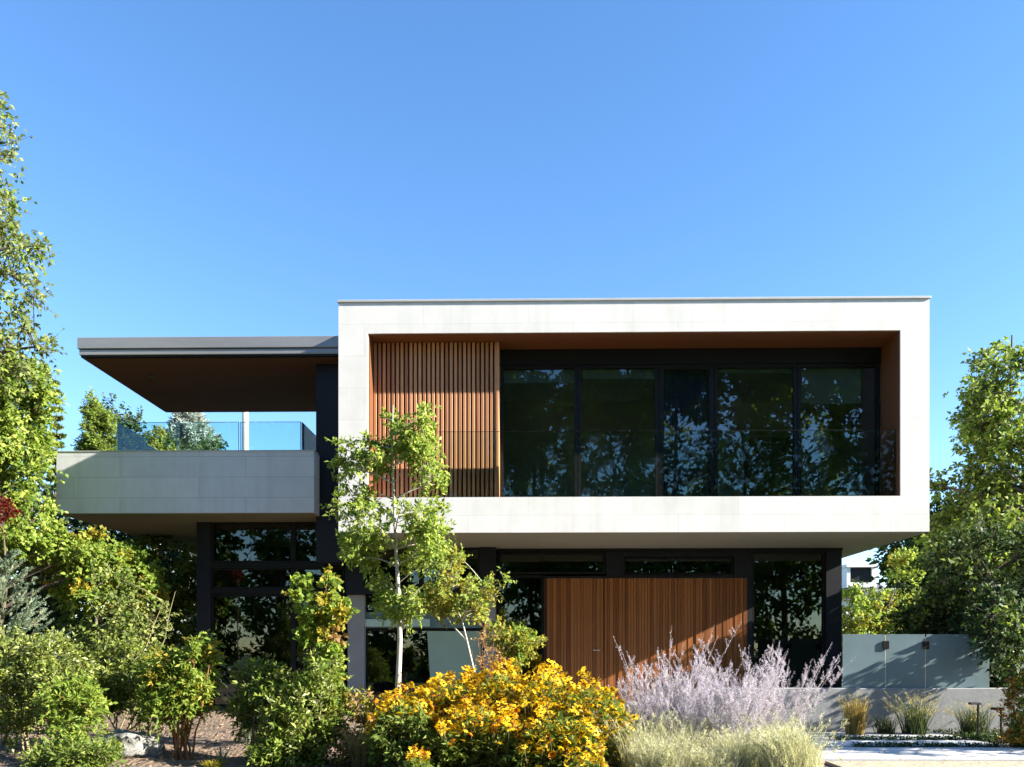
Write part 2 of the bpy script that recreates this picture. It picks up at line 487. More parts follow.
# leaf materials
M['leaf_birch'] = leafmat('leaf_birch', [(0, (0.045, 0.07, 0.025)), (0.5, (0.095, 0.13, 0.04)), (1, (0.19, 0.21, 0.08))])
M['leaf_bright'] = leafmat('leaf_bright', [(0, (0.07, 0.12, 0.018)), (0.5, (0.13, 0.19, 0.03)), (1, (0.22, 0.26, 0.05))])
M['leaf_mid'] = leafmat('leaf_mid', [(0, (0.036, 0.060, 0.013)), (0.6, (0.082, 0.120, 0.024)), (1, (0.145, 0.175, 0.036))])
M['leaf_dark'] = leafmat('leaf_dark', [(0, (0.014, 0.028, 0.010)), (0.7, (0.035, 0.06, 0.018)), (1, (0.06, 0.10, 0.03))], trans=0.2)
M['leaf_rhodo'] = leafmat('leaf_rhodo', [(0, (0.042, 0.060, 0.015)), (0.6, (0.095, 0.125, 0.026)), (1, (0.18, 0.205, 0.045))], rough=0.42, spec=0.4, trans=0.3)
M['leaf_yellow'] = leafmat('leaf_yellow', [(0, (0.16, 0.15, 0.02)), (0.5, (0.28, 0.25, 0.03)), (1, (0.42, 0.33, 0.05))])
M['leaf_gold'] = leafmat('leaf_gold', [(0, (0.10, 0.11, 0.018)), (0.5, (0.20, 0.20, 0.03)), (1, (0.33, 0.28, 0.05))])
M['leaf_maple'] = leafmat('leaf_maple', [(0, (0.08, 0.14, 0.025)), (0.5, (0.16, 0.22, 0.04)), (1, (0.28, 0.32, 0.08))], trans=0.4)
M['leaf_red'] = leafmat('leaf_red', [(0, (0.12, 0.010, 0.010)), (1, (0.34, 0.035, 0.022))])
M['leaf_orange'] = leafmat('leaf_orange', [(0, (0.20, 0.07, 0.015)), (1, (0.42, 0.20, 0.04))])
M['leaf_pink'] = leafmat('leaf_pink', [(0, (0.22, 0.13, 0.05)), (1, (0.40, 0.26, 0.13))])
M['needle_blue'] = leafmat('needle_blue', [(0, (0.11, 0.17, 0.11)), (1, (0.26, 0.36, 0.26))], trans=0.1)
M['needle_green'] = leafmat('needle_green', [(0, (0.07, 0.10, 0.03)), (1, (0.22, 0.25, 0.07))], trans=0.15)
M['needle_silver'] = leafmat('needle_silver', [(0, (0.24, 0.28, 0.26)), (1, (0.50, 0.55, 0.52))], trans=0.15)
M['straw'] = leafmat('straw_blade', [(0, (0.22, 0.18, 0.08)), (0.6, (0.42, 0.35, 0.17)), (1, (0.62, 0.54, 0.33))], trans=0.35)
M['palegrass'] = leafmat('pale_grass_blade', [(0, (0.24, 0.27, 0.17)), (0.5, (0.46, 0.45, 0.34)), (1, (0.70, 0.66, 0.54))], trans=0.35)
M['tangrass'] = leafmat('tan_grass_blade', [(0, (0.20, 0.14, 0.04)), (0.6, (0.38, 0.28, 0.09)), (1, (0.52, 0.42, 0.20))], trans=0.35)
M['darkgrass'] = leafmat('dark_grass_blade', [(0, (0.03, 0.05, 0.02)), (1, (0.09, 0.12, 0.05))], trans=0.3)
M['petal'] = leafmat('yellow_petal', [(0, (0.62, 0.34, 0.009)), (0.5, (0.82, 0.52, 0.016)), (1, (0.88, 0.68, 0.04))], trans=0.35, tboost=1.1)
M['petal_old'] = leafmat('orange_petal', [(0, (0.42, 0.13, 0.006)), (1, (0.70, 0.30, 0.01))], trans=0.3, tboost=1.1)
M['cone'] = plain('brown_flower_centre', (0.055, 0.022, 0.010), 0.9, var=0.3, scale=60)
M['sage'] = leafmat('lavender_floret', [(0, (0.32, 0.25, 0.52)), (0.4, (0.58, 0.51, 0.71)), (1, (0.84, 0.81, 0.86))], trans=0.3, tboost=1.0)
M['sageleaf'] = leafmat('silver_sage_leaf', [(0, (0.20, 0.25, 0.15)), (1, (0.42, 0.45, 0.33))], trans=0.25)

# soil
def soilmat():
    m, n, l, b = newmat('brown_bark_mulch')
    tc = n.new('ShaderNodeTexCoord')
    vo = n.new('ShaderNodeTexVoronoi'); vo.inputs['Scale'].default_value = 24; vo.inputs['Randomness'].default_value = 1
    mp = n.new('ShaderNodeMapping'); mp.inputs['Scale'].default_value = (1, 0.55, 1); l.new(tc.outputs['Object'], mp.inputs[0])
    l.new(mp.outputs[0], vo.inputs['Vector'])
    no = n.new('ShaderNodeTexNoise'); no.inputs['Scale'].default_value = 2.5; no.inputs['Detail'].default_value = 10
    l.new(tc.outputs['Object'], no.inputs['Vector'])
    cr = n.new('ShaderNodeValToRGB'); cr.color_ramp.elements[0].color = (0.07, 0.048, 0.032, 1); cr.color_ramp.elements[1].color = (0.24, 0.172, 0.118, 1)
    sp = n.new('ShaderNodeSeparateColor'); l.new(vo.outputs['Color'], sp.inputs[0])
    ad = n.new('ShaderNodeMath'); ad.operation = 'MULTIPLY_ADD'; ad.inputs[1].default_value = 0.5
    l.new(sp.outputs[0], ad.inputs[0])
    m2 = n.new('ShaderNodeMath'); m2.operation = 'MULTIPLY'; m2.inputs[1].default_value = 0.55; l.new(no.outputs[0], m2.inputs[0])
    l.new(m2.outputs[0], ad.inputs[2]); l.new(ad.outputs[0], cr.inputs[0]); l.new(cr.outputs[0], b.inputs['Base Color'])
    b.inputs['Roughness'].default_value = 0.95
    bp = n.new('ShaderNodeBump'); bp.inputs['Strength'].default_value = 0.9; bp.inputs['Distance'].default_value = 0.02
    l.new(vo.outputs['Distance'], bp.inputs['Height']); l.new(bp.outputs[0], b.inputs['Normal'])
    return m
M['soil'] = soilmat()
M['ground'] = plain('grassy_ground', (0.075, 0.085, 0.035), 0.95, var=0.4, scale=0.8, bump=0.5)

# ------------------------------------------------------------------ ground
g = Shape(); g.box(-400, 400, -400, 900, -1.2, -0.46)
tag(g.build('ground', M['ground']), kind='structure')

def height(x, y):
    """bed surface"""
    h = -0.20 + 0.05 * np.sin(x * 0.9 + 1) * np.sin(y * 0.8) + 0.02 * np.sin(x * 4.1 + y * 2.2) + 0.015 * np.sin(y * 7.3 - x * 3.1)
    edge = 1 / (1 + np.exp(-(3.35 + 0.12 * (y - 9) - x) * 9))      # falls to the path on the right
    front = 1 / (1 + np.exp(-(y - 5.0) * 3))
    return -0.47 + (h + 0.47) * edge * front
nx, ny = 260, 160
xs = np.linspace(-20, 4.6, nx); ys = np.linspace(3.6, 16.4, ny)
GX, GY = np.meshgrid(xs, ys)
rg = np.random.default_rng(5)
GZ = height(GX, GY) + rg.normal(scale=0.007, size=GX.shape)
V = np.stack([GX, GY, GZ], -1).reshape(-1, 3)
i = np.arange(ny - 1)[:, None] * nx + np.arange(nx - 1)[None, :]
F = np.stack([i, i + 1, i + nx + 1, i + nx], -1).reshape(-1, 4)
o = np_mesh('garden_bed', V, F, M['soil'], smooth=True); tag(o, kind='structure')
def gz(x, y): return float(height(np.array(x, float), np.array(y, float)))

# bark chips on the bed: countless, one object
n = 5200
cx = rg.uniform(-9, 3.2, n); cy = rg.uniform(6.5, 13.5, n)
P = np.stack([cx, cy, height(cx, cy) + 0.012], -1)
a = rg.uniform(0, 6.28, n)
D = np.stack([np.cos(a), np.sin(a), rg.normal(scale=0.25, size=n)], -1)
V, F = leaf_arrays(P, D, norm(rg.normal(scale=0.35, size=(n, 3)) + np.array([0, 0, 1])), rg.uniform(0.03, 0.09, n), rg.uniform(0.012, 0.03, n), 0.2)
M['chip'] = leafmat('bark_chip', [(0, (0.09, 0.05, 0.03)), (0.6, (0.24, 0.15, 0.10)), (1, (0.50, 0.38, 0.28))], trans=0.0, rough=0.9)
tag(np_mesh('mulch_chips', V, F, M['chip']), 'loose brown bark chips scattered over the garden bed', 'mulch', kind='stuff')

# path slabs at the right: pale concrete with planted joints
ZP = -0.37
def pathslab(y0, y1, x0, x1, skew=0.0):
    s = Shape()
    s.prism([(x0, y0), (x1, y0), (x1 - skew, y1), (x0, y1)], 'Z', ZP - 0.08, ZP)
    bmesh.ops.bevel(s.bm, geom=list(s.bm.edges), offset=0.006, segments=1, affect='EDGES')
    o = s.build('path_slab', M['slab']); tag(o, kind='structure'); return o
pathslab(12.75, 13.75, WX(760, 13), WX(962, 13))
pathslab(11.75, 12.55, WX(760, 12), WX(1010, 12), 0.3)
pathslab(10.35, 11.6, WX(760, 11), WX(1110, 11), 0.1)
M['pebble'] = plain('beige_exposed_aggregate', (0.42, 0.37, 0.27), 0.85, var=0.5, scale=22, bump=0.7)
s = Shape(); s.box(WX(845, 9.6), WX(1150, 10), 6.5, 10.25, ZP - 0.08, ZP - 0.015)
tag(s.build('pebble_path', M['pebble']), kind='structure')
s = Shape(); s.box(2.4, WX(1300, 13), 6.0, 14.3, -0.6, ZP - 0.05)
tag(s.build('path_bed', M['soil']), kind='structure')

# ------------------------------------------------------------------ the house
FY = 14.5                                    # front of the stone box
GYF = 16.75                                  # ground floor facade
BX0, BX1 = WX(338.5, FY), WX(929.5, FY)
BT, BB = WZ(301.5, FY), WZ(532.5, FY)
RX0, RX1 = WX(368, FY), WX(900.5, FY)
RT, RB = WZ(332.5, FY), WZ(497, FY)
BACK = 24.5
WY = 15.27                                   # upper window plane
print('box', BX0, BX1, BT, BB, 'recess', RX0, RX1, RT, RB)
house = empty('modern_house', 'modern two storey house with pale stone upper box, cedar panels and roofed balcony', 'house', (1.5, 18, 0))

# stone frame round the recess
s = Shape()
s.prism([(BX0, BB), (RX0, BB), (RX0, BT), (BX0, BT)], 'Y', FY, 16.0)
s.prism([(RX1, BB), (BX1, BB), (BX1, BT), (RX1, BT)], 'Y', FY, 16.0)
s.prism([(RX0, RT), (RX1, RT), (RX1, BT), (RX0, BT)], 'Y', FY, 16.0)
s.prism([(RX0, BB), (RX1, BB), (RX1, RB), (RX0, RB)], 'Y', FY, 16.0)
bmesh.ops.remove_doubles(s.bm, verts=s.bm.verts, dist=1e-4)
# drop the inner shared faces
seen = {}
for f in list(s.bm.faces):
    k = tuple(round(c, 3) for c in f.calc_center_median())
    seen.setdefault(k, []).append(f)
dl = [f for fs in seen.values() if len(fs) > 1 for f in fs]
bmesh.ops.delete(s.bm, geom=dl, context='FACES_ONLY')
frame = s.build('stone_frame', M['stone'], house)
frame['label'] = 'pale limestone clad frame round the upper recess'
s = Shape()
s.box(BX0, BX0 + 0.3, 16.0, BACK, BB, BT); s.box(BX1 - 0.3, BX1, 16.0, BACK, BB, BT)
s.box(BX0, BX1, BACK, BACK + 0.3, BB, BT)
s.build('side_wall', M['stone'], house)
s = Shape(); s.box(BX0 + 0.02, BX1 - 0.02, FY + 0.02, BACK, BB - 0.004, BB + 0.2); s.build('underside', M['soffit'], house)
s = Shape(); s.box(BX0 + 0.3, BX1 - 0.3, 16.0, BACK, BT - 0.25, BT - 0.02); s.build('roof', M['zinc'], house)
s = Shape(); s.box(BX0 - 0.02, BX1 + 0.02, FY - 0.025, FY + 0.3, BT, BT + 0.045, 0.006)
s.box(BX0 - 0.02, BX0 + 0.3, FY + 0.3, BACK + 0.3, BT, BT + 0.045, 0.006); s.box(BX1 - 0.3, BX1 + 0.02, FY + 0.3, BACK + 0.3, BT, BT + 0.045, 0.006)
s.build('coping', M['zinc_pale'], house)
# recess linings
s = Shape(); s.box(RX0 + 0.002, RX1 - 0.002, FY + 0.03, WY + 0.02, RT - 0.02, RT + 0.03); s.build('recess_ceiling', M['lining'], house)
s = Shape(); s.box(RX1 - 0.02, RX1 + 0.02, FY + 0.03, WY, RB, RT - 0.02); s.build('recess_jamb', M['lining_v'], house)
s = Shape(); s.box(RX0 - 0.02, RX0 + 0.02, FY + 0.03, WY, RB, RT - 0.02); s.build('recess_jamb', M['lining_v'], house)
s = Shape(); s.box(RX0, RX1, FY + 0.3, WY + 0.1, RB - 0.02, RB + 0.03); s.build('recess_floor', M['concrete'], house)
# slatted cedar screen
SY = 14.87
SX1 = WX(499, SY)
scr = Shape()
nsl = 28
x0 = RX0 + 0.03
pitch = (SX1 - x0) / nsl
for k in range(nsl):
    a = x0 + k * pitch
    scr.box(a, a + pitch * 0.62, SY, SY + 0.07, RB + 0.035, RT - 0.025, 0.004)
scr.box(SX1 - 0.05, SX1 + 0.0, SY - 0.012, WY - 0.01, RB + 0.035, RT - 0.025, 0.004)
sc_ = scr.build('slat_screen', M['slat'], house)
s = Shape(); s.box(x0, SX1 - 0.06, SY + 0.078, SY + 0.12, RB + 0.035, RT - 0.025); s.build('backing_board', M['slat_back'], sc_)
# upper windows
WT = WZ(365, WY); WB = RB + 0.04
hd = Shape(); hd.box(WX(500, WY), RX1 - 0.022, WY - 0.02, WY + 0.10, WT, RT - 0.024); hd.build('window_header', M['frame'], house)
def window(xa, xb, z0, z1, y, pm='glass', name='window', fw=0.055, parent=house, depth=0.10, fm='frame'):
    f = Shape()
    f.box(xa, xb, y, y + depth, z0, z0 + fw, 0.003); f.box(xa, xb, y, y + depth, z1 - fw, z1, 0.003)
    f.box(xa, xa + fw, y + 0.001, y + depth - 0.001, z0 + fw, z1 - fw); f.box(xb - fw, xb, y + 0.001, y + depth - 0.001, z0 + fw, z1 - fw)
    o = f.build(name, M[fm], parent)
    p = Shape(); p.box(xa + fw, xb - fw, y + depth * 0.45, y + depth * 0.45 + 0.012, z0 + fw, z1 - fw)
    p.build('pane', M[pm], o)
    return o
edges = [500, 578, 659, 714.5, 797.5, 884]
for k in range(5):
    xa, xb = WX(edges[k], WY), WX(edges[k + 1], WY)
    if k == 4: xb = RX1 - 0.03
    window(xa + 0.004, xb - 0.004, WB, WT - 0.003, WY + 0.005, fw=0.06 if k != 2 else 0.09)
# upper room behind
s = Shape()
s.box(BX0 + 0.3, BX1 - 0.3, 18.6, 18.7, BB + 0.21, BT - 0.25)
s.build('inner_wall', M['inner'], house)
s = Shape(); s.box(BX0 + 0.3, BX1 - 0.3, WY + 0.12, BACK, BB + 0.202, RB + 0.03); s.build('upper_floor', M['inner'], house)
s = Shape(); s.box(BX0 + 0.31, BX1 - 0.31, WY + 0.12, 18.59, RT - 0.01, RT + 0.05); s.build('upper_ceiling', M['inner'], house)
cu = Shape()
xa, xb = WX(662, WY + .2), WX(718, WY + .2)
nf = 26
for k in range(nf):
    a = xa + (xb - xa) * k / nf
    cu.box(a, a + (xb - xa) / nf * 0.93, WY + 0.2 + 0.02 * (k % 2), WY + 0.235 + 0.02 * (k % 2), WB, WT + 0.1)
cu.build('curtain', M['curtain'], house)
M['blind'] = plain('grey_green_roller_blind', (0.55, 0.58, 0.52), 0.9, var=0.06)
for (a, b, zb_) in ((503, 575, 383), (583, 655, 379), (719, 795, 374), (801, 861, 405)):
    s = Shape(); s.box(WX(a, WY + .15), WX(b, WY + .15), WY + 0.14, WY + 0.148, WZ(zb_, WY + .15), WT + 0.05); s.cyl((WX(a, WY + .15), WY + 0.144, WZ(zb_, WY + .15)), (WX(b, WY + .15), WY + 0.144, WZ(zb_, WY + .15)), 0.012, seg=8)
    s.build('roller_blind', M['blind'], house)
# furniture silhouettes inside
s = Shape(); s.box(WX(752, 17.5), WX(800, 17.5), 17.6, 18.2, RB + 0.03, RB + 1.9, 0.02); s.build('inner_cupboard', M['inner_dark'], house)
# glass guard in the recess
gy = FY + 0.12
s = Shape(); s.box(SX1 - 1.1, RX1 - 0.03, gy, gy + 0.014, RB + 0.002, WZ(431.5, gy)); gd = s.build('glass_guard', M['guard'], house)
s = Shape(); s.box(SX1 - 1.1, RX1 - 0.03, gy - 0.001, gy + 0.015, WZ(431.5, gy), WZ(431.5, gy) + 0.006); s.build('guard_edge', M['frame'], gd)

# ------- canopy roof and balcony on the left
CY0 = 15.7
KX0 = WX(77, CY0); KX1 = BX0 - 0.004
KT = WZ(333.5, CY0); KB = WZ(354.5, CY0); KYB = 19.4
cano = Shape()
cano.box(KX0, KX1, CY0, KYB, KB + 0.17, KT - 0.02, 0.008)
cano.box(KX0 + 0.025, KX1, CY0 + 0.025, KYB - 0.02, KB + 0.05, KB + 0.158, 0.008)
cn = cano.build('canopy_roof', M['zinc'], house)
s = Shape(); s.box(KX0 + 0.05, KX1, CY0 + 0.05, KYB - 0.05, KB + 0.012, KB + 0.048); s.build('drip_edge', M['frame'], cn)
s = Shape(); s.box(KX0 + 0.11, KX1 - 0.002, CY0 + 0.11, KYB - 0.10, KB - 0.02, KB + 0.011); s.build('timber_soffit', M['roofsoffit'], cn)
s = Shape(); s.box(WX(105, 16.0), KX1, CY0 + 0.3, KYB - 0.3, KT - 0.015, KT + 0.045); s.build('roof_upstand', M['zinc_pale'], cn)
dlx, dly, dlz = W(152, 371.5, 16.75)
s = Shape(); s.cyl((dlx, dly, KB - 0.03), (dlx, dly, KB - 0.018), 0.07, seg=20); s.build('downlight', M['frame'], cn)

PX0 = WX(56.5, CY0); PX1 = WX(314, CY0); PT = WZ(450, CY0); PB = WZ(512, CY0); PYB = 22.2
bal = Shape()
bal.box(PX0, PX1, CY0, CY0 + 0.3, PB, PT)
bal.box(PX0, PX0 + 0.3, CY0 + 0.3, PYB, PB, PT)
bal.box(PX1 - 0.25, PX1, CY0 + 0.3, 16.9, PB, PT)
bl = bal.build('balcony_parapet', M['stone_grey'], house)
s = Shape(); s.box(PX0 - 0.012, PX1 + 0.012, CY0 - 0.012, CY0 + 0.312, PT + 0.001, PT + 0.018); s.box(PX0 - 0.012, PX0 + 0.312, CY0 + 0.312, PYB, PT + 0.001, PT + 0.018)
s.build('parapet_cap', M['zinc_pale'], bl)
s = Shape(); s.box(PX0 + 0.3, PX1 - 0.26, CY0 + 0.3, PYB - 0.1, PB + 0.12, PB + 0.5); s.build('balcony_deck', M['concrete'], house)
s = Shape(); s.box(PX0 + 0.02, PX1 - 0.02, CY0 + 0.02, PYB - 0.02, PB - 0.012, PB - 0.001)
s.build('balcony_underside', M['soffit_dark'], house)
# charcoal wall between balcony and box
s = Shape(); s.box(WX(316, 16.1), BX0 - 0.002, 16.1, 19.0, BB - 0.35, KB - 0.025); s.build('charcoal_wall', M['char'], house)
# glass railing
gyf = 16.95
gT = PT + 0.93
xa = -8.93; xb = WX(301.5, gyf)
def gpanel(x0, x1, y0, y1, z0, z1):
    s = Shape(); s.box(x0, x1, y0, y1, z0, z1)
    o = s.build('railing_panel', M['rail'], house)
    e = Shape()
    if x1 - x0 > y1 - y0:
        e.box(x0, x0 + 0.012, y0 - 0.002, y1 + 0.002, z0, z1); e.box(x1 - 0.012, x1, y0 - 0.002, y1 + 0.002, z0, z1)
        e.box(x0, x1, y0 - 0.002, y1 + 0.002, z1 + 0.0005, z1 + 0.010)
    else:
        e.box(x0 - 0.002, x1 + 0.002, y0, y0 + 0.012, z0, z1); e.box(x0 - 0.002, x1 + 0.002, y1 - 0.012, y1, z0, z1)
        e.box(x0 - 0.002, x1 + 0.002, y0, y1, z1 + 0.0005, z1 + 0.010)
    e.build('glass_edge', M['gedge'], o)
w3 = (xb - xa) / 3
for k in range(3): gpanel(xa + k * w3 + 0.015, xa + (k + 1) * w3 - 0.015, gyf, gyf + 0.015, PB + 0.5, gT)
gpanel(xa - 0.01, xa + 0.005, gyf + 0.04, gyf + 1.3, PB + 0.5, gT)
gpanel(xa - 0.01, xa + 0.005, gyf + 1.34, gyf + 2.6, PB + 0.5, gT - 0.12)
gpanel(xb - 0.01, xb + 0.005, gyf + 0.04, gyf + 1.5, PB + 0.5, gT)

# ------- ground floor, left room
LX0 = WX(197, GYF)
LT = PB - 0.013
s = Shape()
s.box(LX0, WX(211, GYF), GYF - 0.02, GYF + 0.25, -0.4, LT)
s.box(LX0, LX0 + 0.25, GYF + 0.25, 22.0, -0.4, LT)
s.build('charcoal_wall', M['char'], house)
xm0, xm1, xm2 = WX(211, GYF), WX(293, GYF), WX(345, GYF)
z1, z2, z3 = WZ(565, GYF), WZ(591, GYF), LT - 0.002
for (a, b) in ((xm0, xm1), (xm1, xm2)):
    window(a + 0.002, b - 0.002, z1 + 0.05, z3, GYF, 'glass_low', fw=0.05)
    window(a + 0.002, b - 0.002, z2 + 0.06, z1 - 0.05, GYF, 'glass_low', fw=0.035)
    window(a + 0.002, b - 0.002, -0.15, z2 - 0.06, GYF, 'glass_low', fw=0.05)
s = Shape(); s.box(xm0, xm2, GYF - 0.03, GYF + 0.12, z1 - 0.048, z1 + 0.048); s.box(xm0, xm2, GYF - 0.03, GYF + 0.12, z2 - 0.058, z2 + 0.058)
s.build('window_beam', M['frame'], house)
s = Shape(); s.box(xm0, WX(365, GYF), GYF - 0.01, GYF + 0.25, -0.46, -0.155); s.build('plinth', M['char'], house)

# ------- ground floor, middle bay: dark upper box on two grey piers
MX0, MX1 = WX(346, 16.5), WX(496, 16.5)
ZU = WZ(594, 16.5)
UT = BB - 0.006
s = Shape()
s.box(MX0, WX(364, 16.5), 16.45, 16.9, ZU, UT); s.box(WX(480, 16.5), MX1, 16.45, 16.9, ZU, UT)
s.box(WX(364, 16.5), WX(480, 16.5), 16.45, 16.9, ZU, ZU + 0.16)
s.build('charcoal_wall', M['char'], house)
window(WX(364, 16.5) + .002, WX(421, 16.5), ZU + 0.165, UT - 0.005, 16.5, 'glass_low', fw=0.045)
window(WX(421, 16.5) + .002, WX(480, 16.5) - .002, ZU + 0.165, UT - 0.005, 16.5, 'glass_low', fw=0.045)
for (a, b) in ((347.5, 364.5), (484, 495.5)):
    s = Shape(); s.box(WX(a, 16.55), WX(b, 16.55), 16.55, 16.95, -0.46, ZU - 0.002, 0.012); s.build('pier', M['pier'], house)
pa, pb = WX(364.5, 16.7) + 0.01, WX(484, 16.7) - 0.01
s = Shape(); s.box(pa, pb, 16.66, 16.84, WZ(628, 16.7), WZ(612, 16.7)); s.build('teal_beam', M['teal'], house)
s = Shape(); s.box(pa + 0.002, WX(430, 16.66), 16.60, 16.658, WZ(626.5, 16.6), WZ(619, 16.6), 0.004); s.build('lit_strip', M['palegreen'], house)  # pale strip stands in for the lit band along the beam
zl = WZ(629, 16.7)
window(pa, pb, -0.15, zl, 16.68, 'glass_low', fw=0.04)
window(pa, pb, WZ(611, 16.7), ZU - 0.003, 16.68, 'glass_low', fw=0.03)
s = Shape(); s.prism([(WX(432, 16.66), -0.1), (pb - 0.045, -0.1), (pb - 0.045, zl - 0.045), (WX(427, 16.66), zl - 0.045)], 'Y', 16.664, 16.674)
s.build('frosted_panel', M['frost'], house)

# ------- entrance
ET = UT
ex0, ex1 = WX(496.5, GYF), WX(545, GYF)
dz = WZ(578.5, GYF)
window(ex0, ex1 - 0.02, 0.02, WZ(575, GYF), GYF + 0.05, 'glass_low', fw=0.05)
window(WX(498, GYF), WX(606, GYF), WZ(574, GYF), ET - 0.06, GYF + 0.05, 'glass_low', fw=0.05)
s = Shape(); s.box(ex0, WX(842, GYF), GYF - 0.04, GYF + 0.3, ET - 0.058, ET - 0.001); s.build('window_header', M['frame'], house)
s = Shape()
s.box(WX(606, GYF) + 0.003, WX(624, GYF), GYF, GYF + 0.2, dz + 0.05, ET - 0.06); s.box(WX(734, GYF), WX(752, GYF), GYF, GYF + 0.2, -0.3, ET - 0.06)
s.box(WX(624, GYF) + 0.002, WX(734, GYF) - 0.002, GYF + 0.0, GYF + 0.2, WZ(557, GYF), ET - 0.06); s.box(WX(624, GYF) + 0.002, WX(734, GYF) - 0.002, GYF, GYF + 0.2, dz + 0.05, WZ(575, GYF))
s.box(ex1 - 0.018, WX(734, GYF) - 0.002, GYF - 0.01, GYF + 0.2, dz + 0.004, dz + 0.048)
s.build('charcoal_wall', M['char'], house)
tw_ = window(WX(624.5, GYF), WX(733.5, GYF), WZ(574.5, GYF), WZ(557.5, GYF), GYF + 0.04, 'glass_low', 'transom_window', fw=0.03)
# cedar wall and door: separate boards of uneven width
def boards(xa, xb, z0, z1, y, seed):
    rr = random.Random(seed); sh = Shape(); x = xa
    while x < xb - 0.005:
        w = rr.choice([0.045, 0.06, 0.06, 0.08]); w = min(w, xb - x)
        sh.box(x + 0.002, x + w - 0.004, y - rr.choice([0, 0.006, 0.012]), y + 0.05, z0, z1, 0.002)
        x += w
    return sh
dx0, dx1, dx2 = WX(547, GYF), WX(604, GYF), WX(747, GYF)
dr = boards(dx0, dx1 - 0.012, 0.02, dz, GYF - 0.02, 3).build('front_door', M['door'], house)
cw = boards(dx1 + 0.008, dx2, -0.02, dz, GYF - 0.02, 4).build('cedar_wall', M['door'], house)
s = Shape(); s.box(ex1 - 0.015, dx2, GYF + 0.032, GYF + 0.19, -0.02, dz); s.build('backing_board', M['slat_back'], house)
hx, hy, hz = W(598, 650, GYF - 0.09)
s = Shape(); s.box(hx - 0.10, hx + 0.05, hy - 0.02, hy, hz - 0.012, hz + 0.012, 0.004); s.box(hx + 0.02, hx + 0.04, hy, hy + 0.075, hz - 0.010, hz + 0.010)
s.build('handle', M['steel'], dr)
# right glazing and corner post
gx0, gx1, gx2 = WX(752, GYF), WX(826, GYF), WX(841.5, GYF)
window(gx0 + .003, gx1 - .003, -0.1, ET - 0.06, GYF + 0.03, 'glass_low', fw=0.05)
s = Shape(); s.box(gx1, gx2, GYF - 0.02, GYF + 0.3, -0.46, ET - 0.06); s.box(gx2 - 0.3, gx2, GYF + 0.3, BACK, -0.46, ET - 0.002)
s.build('charcoal_wall', M['char'], house)
s = Shape(); s.box(LX0 + 0.25, gx2 - 0.3, GYF + 0.32, BACK, -0.4, -0.02); s.box(MX1, gx2, 15.4, GYF - 0.03, -0.2, -0.025, 0.01); s.build('ground_floor_slab', M['concrete'], house)
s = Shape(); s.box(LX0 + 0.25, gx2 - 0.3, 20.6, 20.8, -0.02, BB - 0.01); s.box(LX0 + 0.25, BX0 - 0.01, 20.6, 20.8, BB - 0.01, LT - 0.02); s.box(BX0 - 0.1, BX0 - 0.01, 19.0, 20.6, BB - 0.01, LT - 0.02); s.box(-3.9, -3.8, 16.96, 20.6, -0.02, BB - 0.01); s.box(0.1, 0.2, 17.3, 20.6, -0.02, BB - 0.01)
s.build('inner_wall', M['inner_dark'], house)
s = Shape(); s.box(LX0 + 0.26, BX0, GYF + 0.35, 20.55, LT - 0.03, LT - 0.003); s.build('inner_ceiling', M['inner'], house)
s = Shape(); s.box(LX0 + 0.25, BX1 - 0.5, 22.0, 22.2, -0.4, BB - 0.01); s.build('rear_wall', M['char'], house)

# ------------------------------------------------------------------ right: garden wall, glass fence, path lights, neighbour
WYW = 14.05
s = Shape(); s.box(WX(700, WYW), WX(1120, WYW), WYW, WYW + 0.25, -0.5, WZ(688, WYW), 0.01)
tag(s.build('garden_wall', M['concrete']), 'low pale concrete retaining wall under the frosted glass fence', 'garden wall')
fe = empty('glass_fence', 'frosted grey glass fence with dark clamps standing on the low concrete wall', 'fence', (WX(880, 14.2), 14.2, 0.37))
fx = [842, 885.5, 925.5, 990]
zb, zt = WZ(688, WYW) + 0.002, WZ(634.5, 14.15)
for k in range(3):
    s = Shape(); s.box(WX(fx[k], 14.15) + 0.012, WX(fx[k + 1], 14.15) - 0.012, 14.15, 14.165, zb, zt, 0.002); s.build('glass_panel', M['frost_blue'], fe)
for k in (1, 2):
    xc = WX(fx[k], 14.15)
    s = Shape(); s.box(xc - 0.008, xc + 0.008, 14.15, 14.17, zb, zt - 0.05); s.build('joint', M['zinc_pale'], fe)
    s = Shape(); s.box(xc - 0.06, xc + 0.06, 14.125, 14.148, WZ(649, 14.15), WZ(641, 14.15), 0.008); s.box(xc - 0.06, xc + 0.06, 14.172, 14.19, WZ(649, 14.15), WZ(641, 14.15), 0.008); s.build('clamp', M['black'], fe)

def pathlight(px, Y, ytop, label):
    x = WX(px, Y); zt = WZ(ytop, Y)
    r = empty('path_light', label, 'path light', (x, Y, -0.42), 'black path lights beside the slabs')
    s = Shape(); s.cyl((x, Y, -0.46), (x, Y, zt - 0.02), 0.016, seg=10); s.build('post', M['black'], r)
    s = Shape(); s.prism([(Y - 0.05, zt - 0.035), (Y + 0.05, zt - 0.035), (Y + 0.05, zt), (Y - 0.03, zt)], 'X', x - 0.13, x + 0.03); s.build('lamp_head', M['black'], r)
    s = Shape(); s.cyl((x, Y, -0.44), (x, Y, -0.41), 0.05, seg=14); s.build('base', M['black'], r)
pathlight(978, 12.9, 702, 'black path light nearer to the glass fence, left of the two')
pathlight(1001, 12.2, 707, 'black path light nearer to the orange leaved shrub, right of the two')

